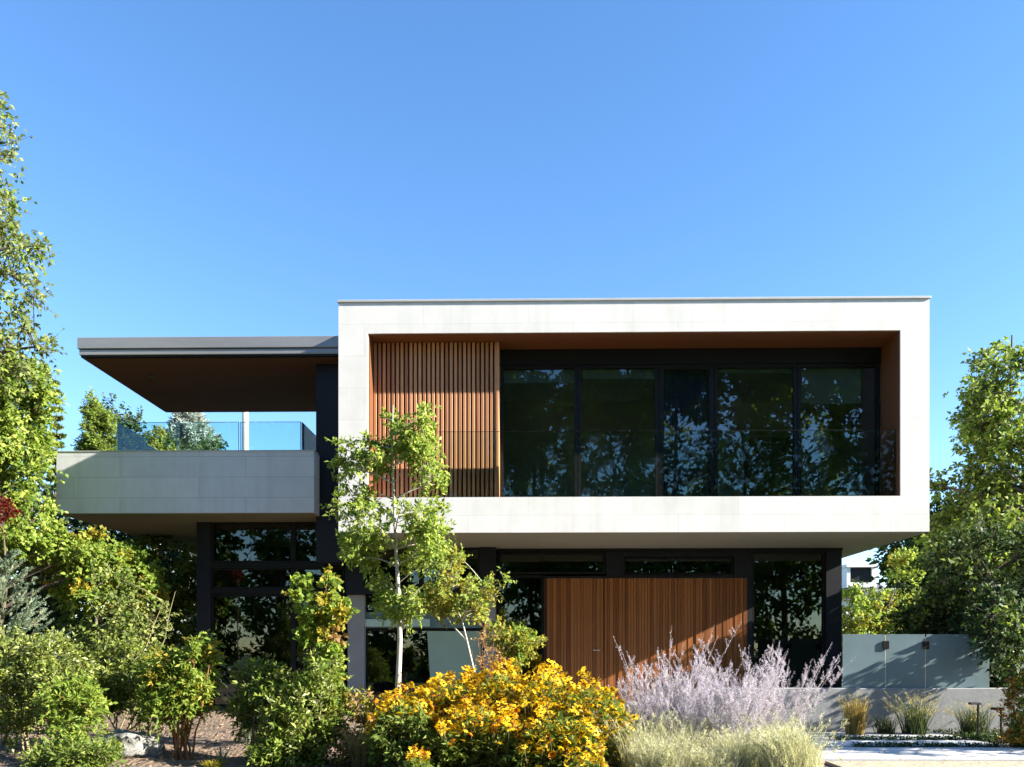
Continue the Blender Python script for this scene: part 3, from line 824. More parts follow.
nb = empty('neighbour_house', 'white neighbouring house with slate roof and dormer glimpsed past the stone box', 'house', (W(868, 600, 38)[0], 38, 0))
def nbx(px): return WX(px, 38)
def nbz(py): return WZ(py, 38)
s = Shape(); s.box(nbx(800), nbx(900), 38.2, 46, -0.4, nbz(600)); s.build('wall', M['whitepaint'], nb)
s = Shape(); s.prism([(38.0, nbz(600)), (46.2, nbz(600)), (42, nbz(570))], 'X', nbx(800), nbx(905)); s.build('roof', M['slate'], nb)
s = Shape()
s.box(nbx(846), nbx(876), 37.9, 40, nbz(588), nbz(583)); s.box(nbx(846), nbx(849.5), 37.9, 40, nbz(583), nbz(568)); s.box(nbx(871), nbx(876), 37.9, 40, nbz(583), nbz(568))
s.box(nbx(845), nbx(877), 37.8, 40, nbz(568), nbz(565))
s.build('dormer', M['whitepaint'], nb)
s = Shape(); s.box(nbx(849.7), nbx(870.8), 38.0, 38.03, nbz(582.5), nbz(568.5)); s.build('window', M['frame'], nb)

# utility pole behind the balcony
px_, py_, _ = W(245.5, 430, 30)
up = empty('utility_pole', 'weathered pale utility pole seen between canopy roof and balcony parapet', 'utility pole', (px_, 30, -0.4))
s = Shape(); s.cyl((px_, 30, -0.46), (px_, 30, 11.2), 0.15, 0.11, 16); s.build('pole', M['polewood'], up, True)
s = Shape(); s.box(px_ - 0.9, px_ + 0.9, 29.83, 29.89, 10.5, 10.62); s.build('crossarm', M['polewood'], up)

# ------------------------------------------------------------------ trees and shrubs
def stemline(a, b, n=6, wob=0.05, seed=0):
    r = np.random.default_rng(seed); a = np.array(a, float); b = np.array(b, float)
    t = np.linspace(0, 1, n)[:, None]
    p = a * (1 - t) + b * t; p[1:-1] += r.normal(scale=wob, size=(n - 2, 3)) * np.array([1, 1, 0.2])
    return p
def el(px, py, Y, rx, ry, rz):
    """ellipsoid: centre from the photo, radii in pixels (x, z) and metres (depth)"""
    k = Y / FPX
    return (W(px, py, Y), (rx * k, ry, rz * k))
def std_tree(name, label, cat, px, Y, topy, ells, ncl, spec, mats, seed, rad=0.12, barkm='bark', group=None, gap=0.0, gs=1.2, nl=14, rl=None, rb=None, shell=0.5, stemtop=None, n_st=1, gap_base=0.0, trunkname='trunk', crownname='crown'):
    rl = rad * 0.38 if rl is None else rl; rb = rad * 0.12 if rb is None else rb
    x = WX(px, Y)
    g0 = gz(x, Y) - 0.05 if (x < 4.5 and 3.6 < Y < 16.3) else -0.48
    rr = np.random.default_rng(seed + 77)
    stems = []
    for k in range(n_st):
        bx = x + (rr.normal() * 0.08 if n_st > 1 else 0); by = Y + (rr.normal() * 0.08 if n_st > 1 else 0)
        tx, ty, tz = (stemtop if stemtop is not None else W(px, topy, Y))
        if n_st > 1:
            e = ells[rr.integers(len(ells))]
            tx = e[0][0] + rr.normal() * e[1][0] * 0.5; ty = e[0][1] + rr.normal() * e[1][1] * 0.4; tz = e[0][2] - e[1][2] * 0.15
        p = stemline((bx, by, g0), (tx, ty, tz), 7, 0.03 * (tz - g0) / 3, seed + k)
        stems.append((p, np.linspace(rad, rad * 0.25, 7)))
    return plant(name, label, cat, (x, Y, g0), stems, ells, ncl, spec, mats, group, seed, nl, rl, rb, gap, gs, shell, trunkname, crownname, barkm)

SPEC_SMALL = dict(twigs=7, leaves=8, tl=0.34, L=0.075, Wd=0.045)
# --- far left tall loose tree
std_tree('broadleaf_tree', 'tall loose crowned tree with small pale leaves at the left edge against the sky', 'tree', -55, 12.5, 90,
    [el(-50, 150, 12.5, 66, 1.2, 70), el(-40, 250, 12.5, 72, 1.3, 60), el(-40, 330, 12.5, 84, 1.3, 55), el(16, 292, 12.5, 40, 0.7, 22), el(-6, 88, 12.5, 22, 0.5, 30), el(-4, 90, 12.5, 24, 0.5, 28), el(0, 120, 12.5, 24, 0.4, 30), el(6, 185, 12.5, 34, 0.6, 32), el(5, 345, 12.5, 40, .8, 36), el(8, 240, 12.5, 34, .6, 30)],
    330, dict(twigs=6, leaves=7, tl=0.36, L=0.085, Wd=0.050, droop=0.25), [('leaf_birch', 1), ('leaf_bright', 0.2)], 11, 0.12, 'bark', gap=1.85, gs=1.6, shell=0.35)
# --- bright mass beside the balcony
std_tree('broadleaf_tree', 'dense bright green tree hugging the left end of the stone balcony', 'tree', -12, 14.3, 400,
    [el(0, 400, 14.3, 50, 0.9, 46), el(2, 470, 14.3, 44, 0.9, 60), el(24, 430, 14.6, 26, 0.7, 46), el(0, 520, 14.3, 48, 0.9, 45), el(40, 550, 14.6, 38, 0.6, 26), el(-60, 450, 14.3, 60, 1.2, 100), el(75, 560, 14.7, 32, 0.4, 20), el(30, 385, 14.5, 22, .5, 18)],
    680, dict(twigs=7, leaves=9, tl=0.26, L=0.085, Wd=0.055, droop=0.2), [('leaf_bright', 1), ('leaf_maple', 0.35)], 12, 0.10, gap=0.7, gs=1.8)
std_tree('broadleaf_tree', 'yellowing tree growing below the balcony underside at the left', 'tree', 95, 15.0, 570,
    [el(88, 572, 15.0, 40, 0.45, 38), el(128, 585, 15.2, 30, 0.4, 34), el(112, 558, 15.3, 22, 0.3, 16)],
    150, dict(twigs=7, leaves=9, tl=0.24, L=0.085, Wd=0.055, droop=0.2), [('leaf_bright', 1), ('leaf_yellow', 0.25)], 13, 0.05, gap=0.4, gs=2)
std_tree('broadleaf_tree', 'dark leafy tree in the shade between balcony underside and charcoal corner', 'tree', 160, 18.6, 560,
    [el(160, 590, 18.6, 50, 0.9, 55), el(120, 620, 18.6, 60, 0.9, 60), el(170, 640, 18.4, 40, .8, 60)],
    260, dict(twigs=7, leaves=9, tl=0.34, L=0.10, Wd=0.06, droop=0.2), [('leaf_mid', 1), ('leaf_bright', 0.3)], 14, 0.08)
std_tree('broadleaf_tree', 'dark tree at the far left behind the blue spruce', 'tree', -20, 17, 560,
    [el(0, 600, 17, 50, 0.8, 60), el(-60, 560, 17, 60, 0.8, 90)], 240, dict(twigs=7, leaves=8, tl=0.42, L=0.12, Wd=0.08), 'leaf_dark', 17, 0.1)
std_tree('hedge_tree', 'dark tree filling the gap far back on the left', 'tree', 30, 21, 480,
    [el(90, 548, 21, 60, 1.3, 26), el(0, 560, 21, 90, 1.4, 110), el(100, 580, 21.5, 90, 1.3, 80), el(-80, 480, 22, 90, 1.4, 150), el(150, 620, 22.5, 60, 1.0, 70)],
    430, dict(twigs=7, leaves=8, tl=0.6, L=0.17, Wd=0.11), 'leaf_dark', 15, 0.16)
# small arching shrub with grey green leaves
std_tree('arching_shrub', 'arching shrub with small grey green leaves in front of the dark corner post', 'shrub', 125, 12.4, 600,
    [el(110, 600, 12.4, 30, 0.4, 26), el(140, 620, 12.4, 34, 0.4, 22), el(155, 600, 12.3, 18, .3, 14), el(115, 640, 12.4, 40, 0.4, 22), el(172, 590, 12.3, 9, 0.2, 9)],
    95, dict(twigs=5, leaves=8, tl=0.24, L=0.065, Wd=0.042), [('leaf_mid', 1), ('needle_green', 0.5)], 16, 0.014, 'barkgreen', gap=1.6, gs=2.5, n_st=3)

# conifers behind
def conifer(label, px, Y, topy, basez, rad_px, seed, mat, name='conifer_tree', layers=26, nb=11, sharp=1.0, cat='conifer', dens=1.0):
    rng = np.random.default_rng(seed)
    x, _, zt = W(px, topy, Y)
    rmax = rad_px * Y / FPX
    root = empty(name, label, cat, (x, Y, basez))
    P = stemline((x, Y, basez), (x, Y, zt), 6, 0.02, seed)
    V, F = tube_arrays([(P, np.linspace(0.035 * (zt - basez) ** 0.7 * 0.6, 0.01, 6))], 8)
    np_mesh('trunk', V, F, M['bark'], parent=root, smooth=True)
    bp = []; LP = []; LD = []
    H = zt - basez
    for k in range(layers):
        t = (k + 0.5) / layers; z = basez + H * (0.06 + 0.93 * t); r = rmax * (1 - t) ** sharp + 0.03
        for j in range(nb):
            a = rng.uniform(0, 6.28); rr_ = r * rng.uniform(0.75, 1.1)
            e = np.array([x + math.cos(a) * rr_, Y + math.sin(a) * rr_, z + rr_ * rng.uniform(0.05, 0.35)])
            s0 = np.array([x, Y, z]); mid = (s0 + e) / 2 + np.array([0, 0, -0.06 * rr_])
            bb = bez(s0, mid, e, 5); bp.append((bb, np.linspace(0.012, 0.004, 5)))
            m = int((26 + 60 * rr_ / (rmax + .01)) * dens)
            tt = rng.uniform(0.15, 1, m)[:, None]
            q = (1 - tt) ** 2 * s0 + 2 * tt * (1 - tt) * mid + tt ** 2 * e
            d = norm(e - s0)
            sd = norm(rng.normal(size=(m, 3))) * 0.9 + d * 0.9
            q = q + norm(rng.normal(size=(m, 3))) * 0.10 * rr_ * rng.random((m, 1)) * (1.2 - tt)
            LP.append(q); LD.append(sd)
    V, F = tube_arrays(bp, 4); np_mesh('branches', V, F, M['bark'], parent=root)
    LP = np.concatenate(LP); LD = np.concatenate(LD); m = len(LP)
    sz = 0.06 + 0.055 * rmax
    V, F = leaf_arrays(LP, LD, rng.normal(size=(m, 3)), rng.uniform(0.7, 1.3, m) * sz, rng.uniform(0.7, 1.3, m) * sz * 0.22, 0.2)
    np_mesh('crown', V, F, M[mat], parent=root)
    return root
conifer('slim conifer tip rising beside the balcony at the left', 56, 24, 376, -0.4, 24, 21, 'needle_green', sharp=0.8, layers=34, nb=13, dens=2.0)
std_tree('cypress_tree', 'dense olive green columnar cypress just left of the balcony glass', 'cypress', 96, 26, 400,
    [el(95, 436, 26, 13, 0.45, 34), el(104, 440, 26, 13, 0.45, 28), el(93, 410, 26, 6, 0.2, 16), el(88, 455, 26, 9, .3, 18)], 260, dict(twigs=6, leaves=9, tl=0.24, L=0.10, Wd=0.035, up=1.2), [('leaf_bright', 1), ('leaf_mid', 0.5)], 22, 0.10)
conifer('silvery blue conifer seen over the middle of the balcony parapet', 190, 32, 405, -0.4, 84, 23, 'needle_silver', sharp=0.62, layers=40, nb=18, dens=2.2)
std_tree('broadleaf_tree', 'dark broad crown behind the olive conifer and the balcony glass', 'tree', 125, 30, 415,
    [el(122, 425, 30, 18, 1.2, 20), el(135, 440, 30, 16, 1.2, 20), el(180, 452, 30, 40, 1.2, 12), el(150, 480, 30, 70, 1.5, 40)], 150, dict(twigs=7, leaves=8, tl=0.5, L=0.13, Wd=0.085), 'leaf_dark', 24, 0.13)
std_tree('broadleaf_tree', 'small yellow green treetop poking over the balcony parapet', 'tree', 154, 24, 435,
    [el(154, 434, 24, 8, 0.4, 14), el(160, 470, 24, 20, .6, 30)], 40, dict(twigs=6, leaves=8, tl=0.26, L=0.09, Wd=0.05), 'leaf_gold', 25, 0.06)

# red leaved shrub at the left edge
std_tree('red_shrub', 'small tree with dark red leaves at the far left edge', 'tree', 2, 12.0, 515,
    [el(-2, 512, 12.0, 15, 0.25, 14)], 22, dict(twigs=6, leaves=8, tl=0.14, L=0.05, Wd=0.03), 'leaf_red', 26, 0.022)

# blue spruce
def spruce():
    rng = np.random.default_rng(31)
    Y = 9.6; x, _, zt = W(4, 540, Y); zb = gz(x, Y)
    root = empty('blue_spruce', 'young blue spruce with upswept branches at the left edge', 'conifer', (x, Y, zb))
    P = stemline((x, Y, zb - 0.05), (x, Y, zt), 6, 0.01, 3)
    V, F = tube_arrays([(P, np.linspace(0.04, 0.008, 6))], 8); np_mesh('trunk', V, F, M['bark'], parent=root, smooth=True)
    bp = []; LP = []; LD = []
    for k in range(13):
        t = k / 13; z = zb + 0.25 + (zt - zb - 0.35) * t; r = 0.78 * (1 - t) ** 0.8 + 0.06
        for j in range(9):
            a = rng.uniform(0, 6.28) if j else 0.1; rr_ = r * rng.uniform(0.8, 1.1)
            s0 = np.array([x, Y, z]); e = s0 + np.array([math.cos(a) * rr_, math.sin(a) * rr_, rr_ * 0.8])
            br = [(s0, (s0 + e) / 2 - np.array([0, 0, 0.08 * rr_]), e)]
            for q in range(5):
                tt = rng.uniform(0.3, 0.9); b0 = s0 * (1 - tt) + e * tt
                dd = norm(e - s0) + norm(rng.normal(size=3)) * 0.65; e2 = b0 + norm(dd) * rr_ * 0.38 * (1.2 - tt)
                br.append((b0, (b0 + e2) / 2, e2))
            for (p0, pm, p1) in br:
                c = bez(p0, pm, p1, 5); bp.append((c, np.linspace(0.008, 0.003, 5)))
                m = int(150 * np.linalg.norm(p1 - p0) / 0.3) + 20
                tt = rng.uniform(0.05, 1.02, m)[:, None]
                q = (1 - tt) ** 2 * p0 + 2 * tt * (1 - tt) * pm + tt ** 2 * p1
                d = norm(p1 - p0)
                LP.append(q); LD.append(norm(rng.normal(size=(m, 3))) * 0.8 + d * 0.9)
    V, F = tube_arrays(bp, 4); np_mesh('branches', V, F, M['barkgreen'], parent=root)
    LP = np.concatenate(LP); LD = np.concatenate(LD); m = len(LP)
    V, F = leaf_arrays(LP, LD, rng.normal(size=(m, 3)), rng.uniform(0.022, 0.034, m), rng.uniform(0.004, 0.006, m), 0.2)
    np_mesh('crown', V, F, M['needle_blue'], parent=root)
spruce()

# --- foreground shrubs on the left
SH = dict(twigs=8, leaves=10, tl=0.20, L=0.062, Wd=0.022, up=0.6, upn=0.6)
def shrub(label, px, Y, ells, ncl, seed, mats='leaf_rhodo', spec=SH, n_st=6, barkm='barkgreen', rad=0.014, gap=0.6, name='leafy_shrub', group='shrubs in the front bed'):
    return std_tree(name, label, 'shrub', px, Y, 700, ells, ncl, spec, mats, seed, rad, barkm, group, gap=gap, gs=3, nl=10, rl=0.010, rb=0.005, n_st=n_st, trunkname='stems', crownname='leaves')
shrub('rhododendron like shrub on bare crooked stems below the blue spruce', 35, 9.0, [el(5, 672, 9, 42, .4, 34), el(45, 668, 9, 40, .4, 28), el(60, 700, 8.9, 30, .35, 24), el(10, 710, 9, 30, .35, 22)], 150, 41)
shrub('darker shrub behind the grey boulder, glossy narrow leaves', 125, 9.8, [el(125, 670, 9.8, 36, .35, 30), el(100, 690, 9.8, 30, .35, 30), el(150, 690, 9.8, 30, .35, 32)], 120, 42, [('leaf_rhodo', 1), ('leaf_mid', 0.4)])
shrub('shrub with orange red stems between the boulder and the dark gap', 182, 9.1, [el(178, 675, 9.1, 26, .3, 20), el(200, 662, 9.1, 13, .25, 16), el(175, 700, 9.1, 26, .3, 26), el(198, 692, 9.1, 13, .25, 18)], 115, 43,
      [('leaf_bright', 1), ('leaf_yellow', 0.16)], barkm='redstem', n_st=16)
shrub('low drooping shrub with fern like leaves in front of the boulder', 78, 8.3, [el(75, 705, 8.4, 24, .22, 22), el(80, 735, 8.3, 16, .2, 16)], 50, 44, 'leaf_bright', barkm='redstem')
shrub('broad shrub with bleached lower stems left of the vine covered sapling', 262, 9.2, [el(262, 690, 9.2, 24, .3, 22), el(252, 708, 9.2, 16, .25, 20), el(276, 700, 9.2, 16, .25, 26)], 80, 45, [('leaf_rhodo', 1), ('leaf_bright', 0.5)], barkm='barkpale', n_st=18)
shrub('fresh green shrub at the foot of the yellowing sapling', 305, 8.7, [el(300, 720, 8.7, 36, .35, 34), el(325, 700, 8.7, 22, .3, 36), el(290, 752, 8.6, 34, .3, 24)], 150, 46, [('leaf_bright', 1), ('leaf_rhodo', 0.5)], n_st=8)
shrub('sparse tan stemmed shrub between sapling and yellow coneflowers', 352, 8.8, [el(350, 720, 8.8, 20, .25, 24), el(362, 745, 8.8, 16, .22, 18)], 34, 47, [('leaf_pink', 1), ('leaf_gold', 0.4)], barkm='barkpale', n_st=12)
shrub('small ground hugging shrub at the bottom edge under the drooping shrub', 85, 7.9, [el(82, 757, 7.9, 34, .2, 12), el(55, 760, 7.9, 20, .2, 8)], 40, 48, 'leaf_mid', n_st=5)

# vine like sapling with yellowing leaves
rng = np.random.default_rng(50)
def colm(pts, per, sc, seed, Y):
    r = np.random.default_rng(seed); out = []
    for (px, py, w) in pts:
        c = np.array(W(px, py, Y))
        for _ in range(int(per * w / 14)): out.append(c + r.normal(size=3) * np.array([w * Y / FPX * .38, sc, w * Y / FPX * .42]))
    return np.array(out)
Y = 9.0
cl = colm([(303, 585, 5), (329, 583, 8), (300, 600, 5), (330, 600, 9), (312, 615, 12), (330, 620, 14), (345, 612, 6), (320, 640, 18), (328, 660, 18), (318, 680, 22), (325, 700, 24), (318, 725, 24), (305, 690, 14)], 12, 0.10, 51, Y)
x = WX(322, Y)
b0 = (x, Y, gz(x, Y) - 0.05)
plant('maple_sapling', 'tall narrow sapling with yellowing lobed leaves in front of the dark windows', 'sapling', b0,
      [(stemline(b0, W(328, 575, Y), 8, 0.02, 5), np.linspace(0.016, 0.004, 8)), (stemline(b0, W(303, 575, Y), 8, 0.02, 6), np.linspace(0.012, 0.003, 8))],
      None, 0, dict(twigs=6, leaves=7, tl=0.12, L=0.06, Wd=0.046, upn=0.5), [('leaf_bright', 1), ('leaf_yellow', 0.38), ('leaf_pink', 0.03)], seed=52, nl=5, rl=0.006, rb=0.003, barkm='barkgreen', clumps=cl, smooth_seg=6)

# young tree with the pale slim trunk in front of the box
Y = 10.4
top = W(393, 405, Y); x = WX(397, Y)
b0 = (x, Y, gz(x, Y) - 0.05)
tr_pts = np.array([b0, W(398, 690, Y), W(400, 640, Y), W(399, 600, Y), W(396, 550, Y), W(394, 500, Y), W(392, 450, Y), top], float)
ells = [el(396, 420, Y, 22, .25, 20), el(400, 455, Y, 34, .3, 30), el(392, 440, Y, 24, .3, 40), el(415, 430, Y, 24, .3, 24), el(378, 470, Y, 26, .4, 34), el(420, 470, Y, 22, .35, 30), el(352, 495, Y, 20, .3, 24), el(390, 520, Y, 44, .5, 40), el(425, 540, Y, 26, .4, 40), el(365, 540, Y, 22, .35, 28),
        el(395, 580, Y, 36, .45, 34), el(342, 460, Y, 6, .15, 26), el(385, 410, Y, 12, .15, 14), el(425, 410, Y, 12, .15, 8), el(405, 605, Y, 20, .3, 14)]
plant('young_tree', 'slender young tree with pale trunk and light green leaves before the cedar slats', 'tree', b0,
      [(tr_pts, np.linspace(0.045, 0.006, 8))], ells, 235, dict(twigs=7, leaves=9, tl=0.18, L=0.062, Wd=0.030, droop=0.3, upn=0.5), [('leaf_maple', 1), ('leaf_bright', 0.2)],
      seed=61, nl=22, rl=0.012, rb=0.005, gap=1.7, gs=2.6, shell=0.35, barkm='barkpale')

# small layered tree
Y = 9.8
x = WX(478, Y); b0 = (x, Y, gz(x, Y) - 0.05)
f1 = W(462, 620, Y)
ells = [el(460, 590, Y, 36, .35, 14), el(440, 600, Y, 20, .25, 12), el(465, 610, Y, 22, .3, 8), el(490, 578, Y, 20, .25, 9), el(503, 573, Y, 12, .15, 4), el(445, 575, Y, 14, .2, 14), el(455, 565, Y, 8, .15, 14)]
plant('layered_tree', 'small yellow green tree with layered boughs between young tree and grey pier', 'tree', b0,
      [(np.array([b0, W(476, 680, Y), W(468, 645, Y), f1, W(450, 595, Y)], float), np.linspace(0.02, 0.006, 5)), (np.array([f1, W(470, 600, Y), W(492, 578, Y)], float), np.linspace(0.011, 0.004, 3)),
       (np.array([W(466, 640, Y), W(452, 625, Y), W(436, 600, Y)], float), np.linspace(0.010, 0.004, 3))],
      ells, 90, dict(twigs=6, leaves=8, tl=0.15, L=0.05, Wd=0.026, droop=0.15), [('leaf_gold', 1), ('leaf_maple', 0.35)], seed=62, nl=12, rl=0.008, rb=0.004, gap=1.0, gs=4, barkm='barkpale', smooth_seg=6)
Y = 10.8
x = WX(505, Y); b0 = (x, Y, gz(x, Y) - 0.05)
ells = [el(520, 640, Y, 22, .25, 9), el(503, 633, Y, 16, .2, 10), el(527, 650, Y, 16, .2, 8), el(498, 650, Y, 12, .2, 10), el(510, 660, Y, 14, .2, 9)]
plant('golden_shrub', 'golden green shrub spreading just left of the cedar door', 'shrub', b0,
      [(stemline(b0, W(515, 645, Y), 6, 0.02, 8), np.linspace(0.014, 0.005, 6)), (stemline(b0, W(500, 632, Y), 6, 0.02, 9), np.linspace(0.012, 0.004, 6))],
      ells, 55, dict(twigs=6, leaves=8, tl=0.13, L=0.05, Wd=0.026), [('leaf_gold', 1), ('leaf_bright', 0.4)], seed=63, nl=8, rl=0.007, rb=0.004, gap=0.8, gs=4, barkm='barkgreen', smooth_seg=6)
Y = 10.2
x = WX(488, Y); b0 = (x, Y, gz(x, Y) - 0.05)
plant('twiggy_shrub', 'nearly bare shrub of pinkish twigs in front of the right grey pier', 'shrub', b0,
      [(stemline(b0, W(p, q, Y), 6, 0.03, p), np.linspace(0.007, 0.002, 6)) for p, q in ((478, 640), (486, 625), (494, 635), (472, 650))],
      [el(484, 645, Y, 12, .15, 24), el(490, 660, Y, 12, .15, 14)], 26, dict(twigs=5, leaves=4, tl=0.12, L=0.035, Wd=0.02), 'leaf_pink', seed=64, nl=5, rl=0.004, rb=0.0025, barkm='redstem', smooth_seg=5)

# --- right hand side trees
std_tree('broadleaf_tree', 'large leafy tree at the right edge, sunlit leaves on drooping sprays', 'tree', 1040, 19.4, 420,
    [el(1000, 440, 19.4, 40, 1.0, 50), el(960, 500, 19.3, 30, .8, 40), el(1040, 420, 19.4, 60, 1.2, 70), el(985, 520, 19.3, 50, .9, 46), el(935, 485, 19.4, 14, .5, 26), el(1060, 520, 19.4, 60, 1.2, 70), el(975, 410, 19.3, 26, .6, 26), el(1012, 372, 19.3, 24, .5, 18), el(955, 560, 19.2, 40, .8, 30)],
    400, dict(twigs=6, leaves=8, tl=0.42, L=0.13, Wd=0.075, droop=0.4), [('leaf_mid', 1), ('leaf_bright', 0.3)], 71, 0.16, gap=1.5, gs=1.1, nl=20)
std_tree('broadleaf_tree', 'airy treetop with a few loose shoots above the large tree at the right', 'tree', 1012, 21.5, 335,
    [el(1015, 345, 21.5, 16, .4, 22), el(990, 375, 21.5, 22, .5, 26), el(1020, 400, 21.5, 34, .6, 30), el(975, 362, 21.5, 5, .2, 8)],
    46, dict(twigs=5, leaves=7, tl=0.36, L=0.13, Wd=0.08, droop=0.3), [('leaf_birch', 1), ('leaf_bright', 0.4)], 78, 0.08, gap=1.8, gs=2)
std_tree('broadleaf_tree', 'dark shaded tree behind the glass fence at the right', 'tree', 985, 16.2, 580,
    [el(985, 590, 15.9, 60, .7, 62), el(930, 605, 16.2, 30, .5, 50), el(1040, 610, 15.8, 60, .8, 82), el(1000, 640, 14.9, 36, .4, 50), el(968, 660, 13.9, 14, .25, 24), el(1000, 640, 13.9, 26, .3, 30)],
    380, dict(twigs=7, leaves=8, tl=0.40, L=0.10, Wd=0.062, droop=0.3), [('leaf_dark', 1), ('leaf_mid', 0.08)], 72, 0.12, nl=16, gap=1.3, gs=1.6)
std_tree('broadleaf_tree', 'sunlit yellow green bush behind the glass fence beside the charcoal corner', 'bush', 862, 25, 600,
    [el(862, 615, 25, 22, .8, 26), el(888, 612, 25.4, 24, .7, 22), el(902, 570, 25, 14, .5, 16), el(850, 645, 25, 24, .8, 30), el(900, 640, 25, 30, .8, 30)],
    300, dict(twigs=7, leaves=9, tl=0.32, L=0.10, Wd=0.06), [('leaf_maple', 1), ('leaf_gold', .3)], 73, 0.06, n_st=4)
std_tree('broadleaf_tree', 'dim olive bush in the shade behind the middle of the glass fence', 'bush', 925, 22, 610,
    [el(922, 620, 22, 28, .8, 34), el(950, 630, 22, 30, .8, 34)], 120, dict(twigs=7, leaves=8, tl=0.34, L=0.10, Wd=0.06), 'leaf_mid', 74, 0.06, n_st=4)
shrub('shrub with orange tinted leaves at the right edge above the path lights', 1034, 11.6, [el(1030, 700, 11.6, 14, .3, 24), el(1040, 710, 11.6, 30, .4, 40), el(1032, 735, 11.6, 12, .3, 14)], 90, 75, [('leaf_mid', 1), ('leaf_orange', 0.35)], group=None)
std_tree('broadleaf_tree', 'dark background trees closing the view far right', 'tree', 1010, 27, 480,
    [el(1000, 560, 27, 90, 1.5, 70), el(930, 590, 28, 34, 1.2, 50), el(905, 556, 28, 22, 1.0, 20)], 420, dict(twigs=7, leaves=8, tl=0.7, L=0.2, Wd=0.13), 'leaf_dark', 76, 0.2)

std_tree('broadleaf_tree', 'loose leafy tree added out of view right of the path to shade the slabs', 'tree', 1215, 11.0, 500,  # added outside the view so its loose crown dapples the slabs with shade
    [((9.0, 11.2, 2.3), (0.9, 1.1, 1.4)), ((8.6, 11.9, 1.4), (0.7, 0.8, 0.9)), ((9.2, 10.7, 1.6), (0.7, 0.6, 0.9)), ((9.6, 12.2, 3.2), (0.8, 0.7, 0.9))],
    150, dict(twigs=6, leaves=7, tl=0.34, L=0.10, Wd=0.06), [('leaf_mid', 1), ('leaf_bright', 0.3)], 77, 0.09, gap=1.5, gs=1.8)
# --- trees across the street, behind the camera: what the windows mirror
rs = random.Random(9)
for k, (tx, ty, th) in enumerate([(-9, -12, 19), (-4.5, -10, 14), (0.0, -13, 17), (4.0, -10.5, 18), (7.5, -13, 22), (11.0, -11, 21), (14.5, -13.5, 23), (18, -11, 22), (22, -12, 19), (-14, -11, 17), (-18.5, -12, 18), (-23, -11, 19), (26.5, -12, 20)]):
    ells = [((tx, ty, th * 0.6), (2.5, 2.0, th * 0.36)), ((tx + rs.uniform(-1, 1), ty, th * 0.25), (2.6, 2.0, th * 0.2)), ((tx + rs.uniform(-1, 1), ty, th * 0.8), (1.6, 1.6, th * 0.2))]
    st = [(stemline((tx, ty, -0.5), (tx + rs.uniform(-.5, .5), ty, th * 0.9), 8, 0.12, k), np.linspace(0.2, 0.04, 8))]
    ells.append(((tx, ty, th * 0.78), (2.4, 1.8, th * 0.16)))
    plant('street_tree', ['tall tree across the street mirrored in the upper glazing', 'smaller tree across the street mirrored in the windows'][1 if th < 16 else 0], 'tree', (tx, ty, -0.5), st, ells, 330,
          dict(twigs=7, leaves=7, tl=0.85, L=0.32, Wd=0.20), [('leaf_mid', 1), ('leaf_bright', .3)], 'trees across the street', 200 + k, 16, 0.07, 0.025, gap=0.9, gs=0.6)

std_tree('street_hedge', 'long tall hedge across the street below the mirrored trees', 'hedge', 540, -8.0, 400,
    [((-12 + 3.1 * k, -8.5, 0.9), (2.2, 0.7, 1.7)) for k in range(-3, 12)], 560, dict(twigs=7, leaves=7, tl=0.5, L=0.22, Wd=0.14), 'leaf_mid', 90, 0.05, stemtop=(0, -8, 1.5), n_st=10)

# ------------------------------------------------------------------ grasses, flowers
def blades(rng, base, n, spread, H, lean, arch, wd, droop=0.0, az=None, zfun=None, hvar=0.35):
    """arching tapered blades from a tuft"""
    a = rng.uniform(0, 6.283, n) if az is None else rng.normal(az[0], az[1], n)
    r = np.sqrt(rng.random(n)) * spread
    a0 = rng.uniform(0, 6.283, n)
    B = np.array(base)[None, :] + np.stack([np.cos(a0) * r, np.sin(a0) * r, np.zeros(n)], -1)
    h = H * rng.uniform(1 - hvar, 1 + hvar * 0.5, n); ln = lean * rng.uniform(0.2, 1.2, n); ar = arch * rng.uniform(0.4, 1.3, n)
    D = np.stack([np.cos(a), np.sin(a), np.zeros(n)], -1); Sd = np.stack([-np.sin(a), np.cos(a), np.zeros(n)], -1)
    ts = np.array([0, 0.3, 0.6, 0.85, 1.0]); ws = np.array([1, 0.95, 0.7, 0.4, 0.08])
    rows = []
    for t, w in zip(ts, ws):
        p = B + D * (h * (ln * t + ar * t ** 2.4))[:, None] + np.array([0, 0, 1]) * (h * (t - 0.45 * ar * t ** 3 - droop * t ** 3))[:, None]
        tw = rng.uniform(-0.6, 0.6, (n, 1)) if t == 0 else tw
        sd = Sd * np.cos(tw) + D * np.sin(tw)
        rows.append(p + sd * wd * w * 0.5); rows.append(p - sd * wd * w * 0.5)
    V = np.stack(rows, 1)                 # n,10,3
    F = []
    for k in range(4): F.append(np.stack([2 * k, 2 * k + 1, 2 * k + 3, 2 * k + 2]))
    F = (np.array(F)[None] + (np.arange(n) * 10)[:, None, None]).reshape(-1, 4)
    tips = V[:, 8:10].mean(1); mids = V[:, 4:6].mean(1)
    return V.reshape(-1, 3), F, mids, tips
